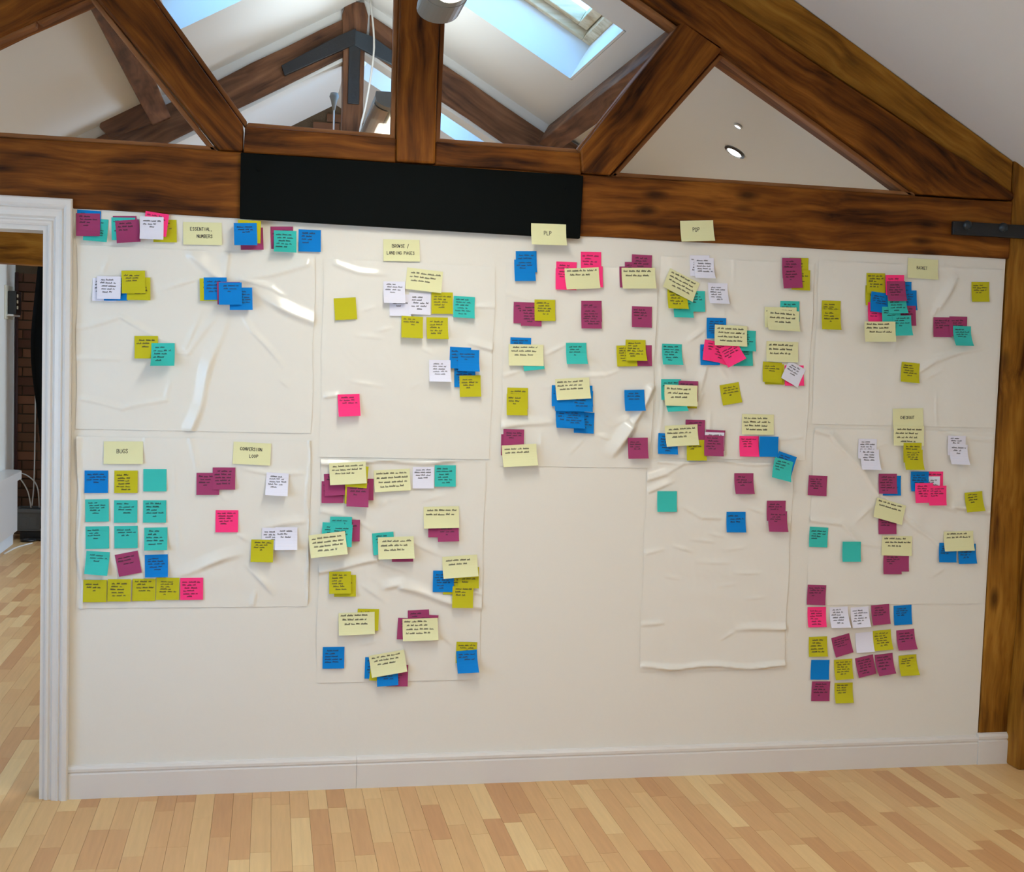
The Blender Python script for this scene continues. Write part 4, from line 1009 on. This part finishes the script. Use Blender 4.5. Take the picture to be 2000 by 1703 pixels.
# single-stroke capital letters on a 4 x 6 cell
GL = {'A':[[(0,0),(2,6),(4,0)],[(1,2),(3,2)]],'B':[[(0,0),(0,6),(3,6),(3.4,4.6),(3,3.3),(0,3)],[(3,3.3),(4,1.6),(3,0),(0,0)]],'C':[[(4,5),(2,6),(.4,4.6),(0,3),(.4,1.2),(2,0),(4,1)]],'D':[[(0,0),(0,6),(2.4,6),(4,3.4),(2.4,0),(0,0)]],
'E':[[(4,6),(0,6),(0,0),(4,0)],[(0,3),(3,3)]],'G':[[(4,5),(2,6),(0,4),(0,2),(2,0),(4,1),(4,3),(2.4,3)]],'H':[[(0,0),(0,6)],[(4,0),(4,6)],[(0,3),(4,3)]],'I':[[(2,0),(2,6)]],'K':[[(0,0),(0,6)],[(4,6),(0,2.6)],[(1.2,3.6),(4,0)]],
'L':[[(0,6),(0,0),(3.6,0)]],'M':[[(0,0),(.4,6),(2,2),(3.6,6),(4,0)]],'N':[[(0,0),(0,6),(4,0),(4,6)]],'O':[[(2,6),(0,4),(0,2),(2,0),(4,2),(4,4),(2,6)]],'P':[[(0,0),(0,6),(3,6),(4,4.6),(3,3.2),(0,3)]],
'R':[[(0,0),(0,6),(3,6),(4,4.6),(3,3.2),(0,3)],[(1.6,3),(4,0)]],'S':[[(4,5),(2,6),(.2,4.8),(3.8,1.6),(2,0),(0,1)]],'T':[[(0,6),(4,6)],[(2,6),(2,0)]],'U':[[(0,6),(0,1.4),(2,0),(4,1.4),(4,6)]],'V':[[(0,6),(2,0),(4,6)]],
'W':[[(0,6),(1,0),(2,4),(3,0),(4,6)]],'Y':[[(0,6),(2,3),(4,6)],[(2,3),(2,0)]],',':[[(1,.6),(.4,-1)]],'/':[[(.5,-1),(3.4,7)]],' ':[]}
def seg_list(text, x, z, h):
    out = []; w_ = h*.56
    for ch in text:
        for st_ in GL.get(ch, []):
            jx, jz = random.uniform(-.04, .04)*h, random.uniform(-.04, .04)*h
            out.append([(x+a/4*w_*.9+jx, z+b_/6*h+jz) for a, b_ in st_])
        x += w_*1.28
    return out
def scribble(wd, ht, dense):
    """illegible handwritten lines, words as small zig-zags"""
    out = []; h = random.uniform(.0048, .0062); n = random.choice((2, 3, 3, 4) if wd > .1 else (3, 4, 4, 5, 6)); z = ht/2-.012-random.uniform(0, .006)
    if wd > .1: h *= 1.25
    for i in range(n):
        x = -wd/2+random.uniform(.006, .016); xe = wd/2-random.uniform(.006, .03)
        if i == n-1: x += random.uniform(0, .02); xe -= random.uniform(0, .02)
        while x < xe-.006:
            L = min(random.uniform(.009, .024), xe-x); st_ = []; k = max(3, int(L/.0016)); t0 = random.uniform(-.0008, .0008)
            for j in range(k+1): st_.append((x+L*j/k, z+t0+(h if j % 2 else 0)*random.uniform(.45, 1.0)))
            out.append(st_); x += L+random.uniform(.003, .006)
        z -= h*1.75 if dense else h*2.1
        if z < -ht/2+.008: break
    return out
placed = []
def note_xf(n, X, Z):
    c, s_ = math.cos(n['a']), math.sin(n['a']); dx, dz = X-n['x'], Z-n['z']
    return dx*c+dz*s_, -dx*s_+dz*c
def note_h(n, u, v):
    """height over the note's base: u,v local; lower edge lifts, one corner a bit more"""
    t_ = np.clip((n['h']/2-v)/n['h'], 0, 1)
    return n['lift']*t_**2.2*(1+n['sk']*u/n['w'])
blank = {(674.7, 603), (1662.4, 1077), (1303, 979.5), (1602.5, 1308.5), (1690, 1254.5), (302.5, 938), (1500, 872)}
for group, items in NOTES:
    for it in items:
        c, px, py, rot, lift, role = it[:6]; words = it[6] if len(it) > 6 else None
        X, Z = wp(px, py, -.008); X2, Z2 = wp(px+10*math.cos(math.radians(rot)), py+10*math.sin(math.radians(rot)), -.008)
        W_, H_ = (.127, .076) if c == 'Y' else (.076, .076)
        n = dict(x=X, z=Z, a=math.atan2(Z2-Z, X2-X), w=W_, h=H_, lift=lift*2.0/1000, sk=random.uniform(-.5, .5))
        g = 11; uu, vv = np.meshgrid(np.linspace(-W_/2, W_/2, g*2-1), np.linspace(H_/2, -H_/2, g))
        ca, sa = math.cos(n['a']), math.sin(n['a']); GX = X+uu*ca-vv*sa; GZ = Z+uu*sa+vv*ca
        own = note_h(n, uu, vv); need = surf_h(GX, GZ)+.0016-own
        base = float(need.max())
        for m_ in placed:
            if abs(m_['x']-X) > .14 or abs(m_['z']-Z) > .14: continue
            U, V = note_xf(m_, GX, GZ); ins = (abs(U) < m_['w']/2+.003) & (abs(V) < m_['h']/2+.003)
            if ins.any(): base = max(base, float((m_['base']+note_h(m_, U, V)+.0007-own)[ins].max()))
        n['base'] = base; placed.append(n)
        nu, nv = 8, 8; verts = []; faces = []
        for layer in (0, 1):
            for j in range(nv+1):
                for i in range(nu+1):
                    u, v_ = -W_/2+W_*i/nu, H_/2-H_*j/nv; hgt = float(note_h(n, u, v_))
                    verts.append((u, -hgt-(0.0003 if layer == 0 else 0), v_))
        N1 = (nu+1)*(nv+1)
        for j in range(nv):
            for i in range(nu):
                a = j*(nu+1)+i; faces.append((a, a+nu+1, a+nu+2, a+1)); faces.append((a+N1, a+1+N1, a+nu+2+N1, a+nu+1+N1))
        ring = [i for i in range(nu+1)]+[(j+1)*(nu+1)-1 for j in range(1, nv+1)]+[nv*(nu+1)+i for i in range(nu-1, -1, -1)]+[j*(nu+1) for j in range(nv-1, 0, -1)]
        for k in range(len(ring)): a, b_ = ring[k], ring[(k+1) % len(ring)]; faces.append((a, b_, b_+N1, a+N1))
        o = obj('sticky_note', verts, faces, NM[c], loc=(X, -base, Z)); o.rotation_euler = (0, -n['a'], 0)
        tag(o, NC[c][0]+' sticky note '+role, 'sticky note', group)
        # handwriting
        if (px, py) in blank: continue
        if words:
            hh = .0135 if len(words) == 1 and len(words[0]) < 5 else .0105
            st_ = []; z0 = .010 if len(words) > 1 else -.002
            for k, wd_ in enumerate(words):
                strip_ = wd_.strip(); h2 = min(hh, .105/(len(strip_)*.72)) if len(strip_) else hh
                Lw = len(strip_)*h2*.72; x0 = -Lw/2-.002+(.010 if wd_.startswith(' ') else 0); st_ += seg_list(strip_, x0, z0-k*.024, h2)
            rad = .00085
        else: st_ = scribble(W_, H_, c != 'Y'); rad = .00058 if c != 'Y' else .00062
        wv = []; wf = []
        for s_ in st_:
            for k in range(len(s_)-1):
                (ax, az), (bx, bz) = s_[k], s_[k+1]; dx, dz = bx-ax, bz-az; L = math.hypot(dx, dz)
                if L < 1e-6: continue
                ex_, ez_ = dx/L*rad*.6, dz/L*rad*.6; nx_, nz_ = -dz/L*rad, dx/L*rad
                q = [(ax-ex_+nx_, az-ez_+nz_), (ax-ex_-nx_, az-ez_-nz_), (bx+ex_-nx_, bz+ez_-nz_), (bx+ex_+nx_, bz+ez_+nz_)]
                b0 = len(wv); wv += [(u, -float(note_h(n, u, v_))-.00075, v_) for u, v_ in q]; wf.append((b0, b0+1, b0+2, b0+3))
        if wf: obj('writing', wv, wf, INK, o)
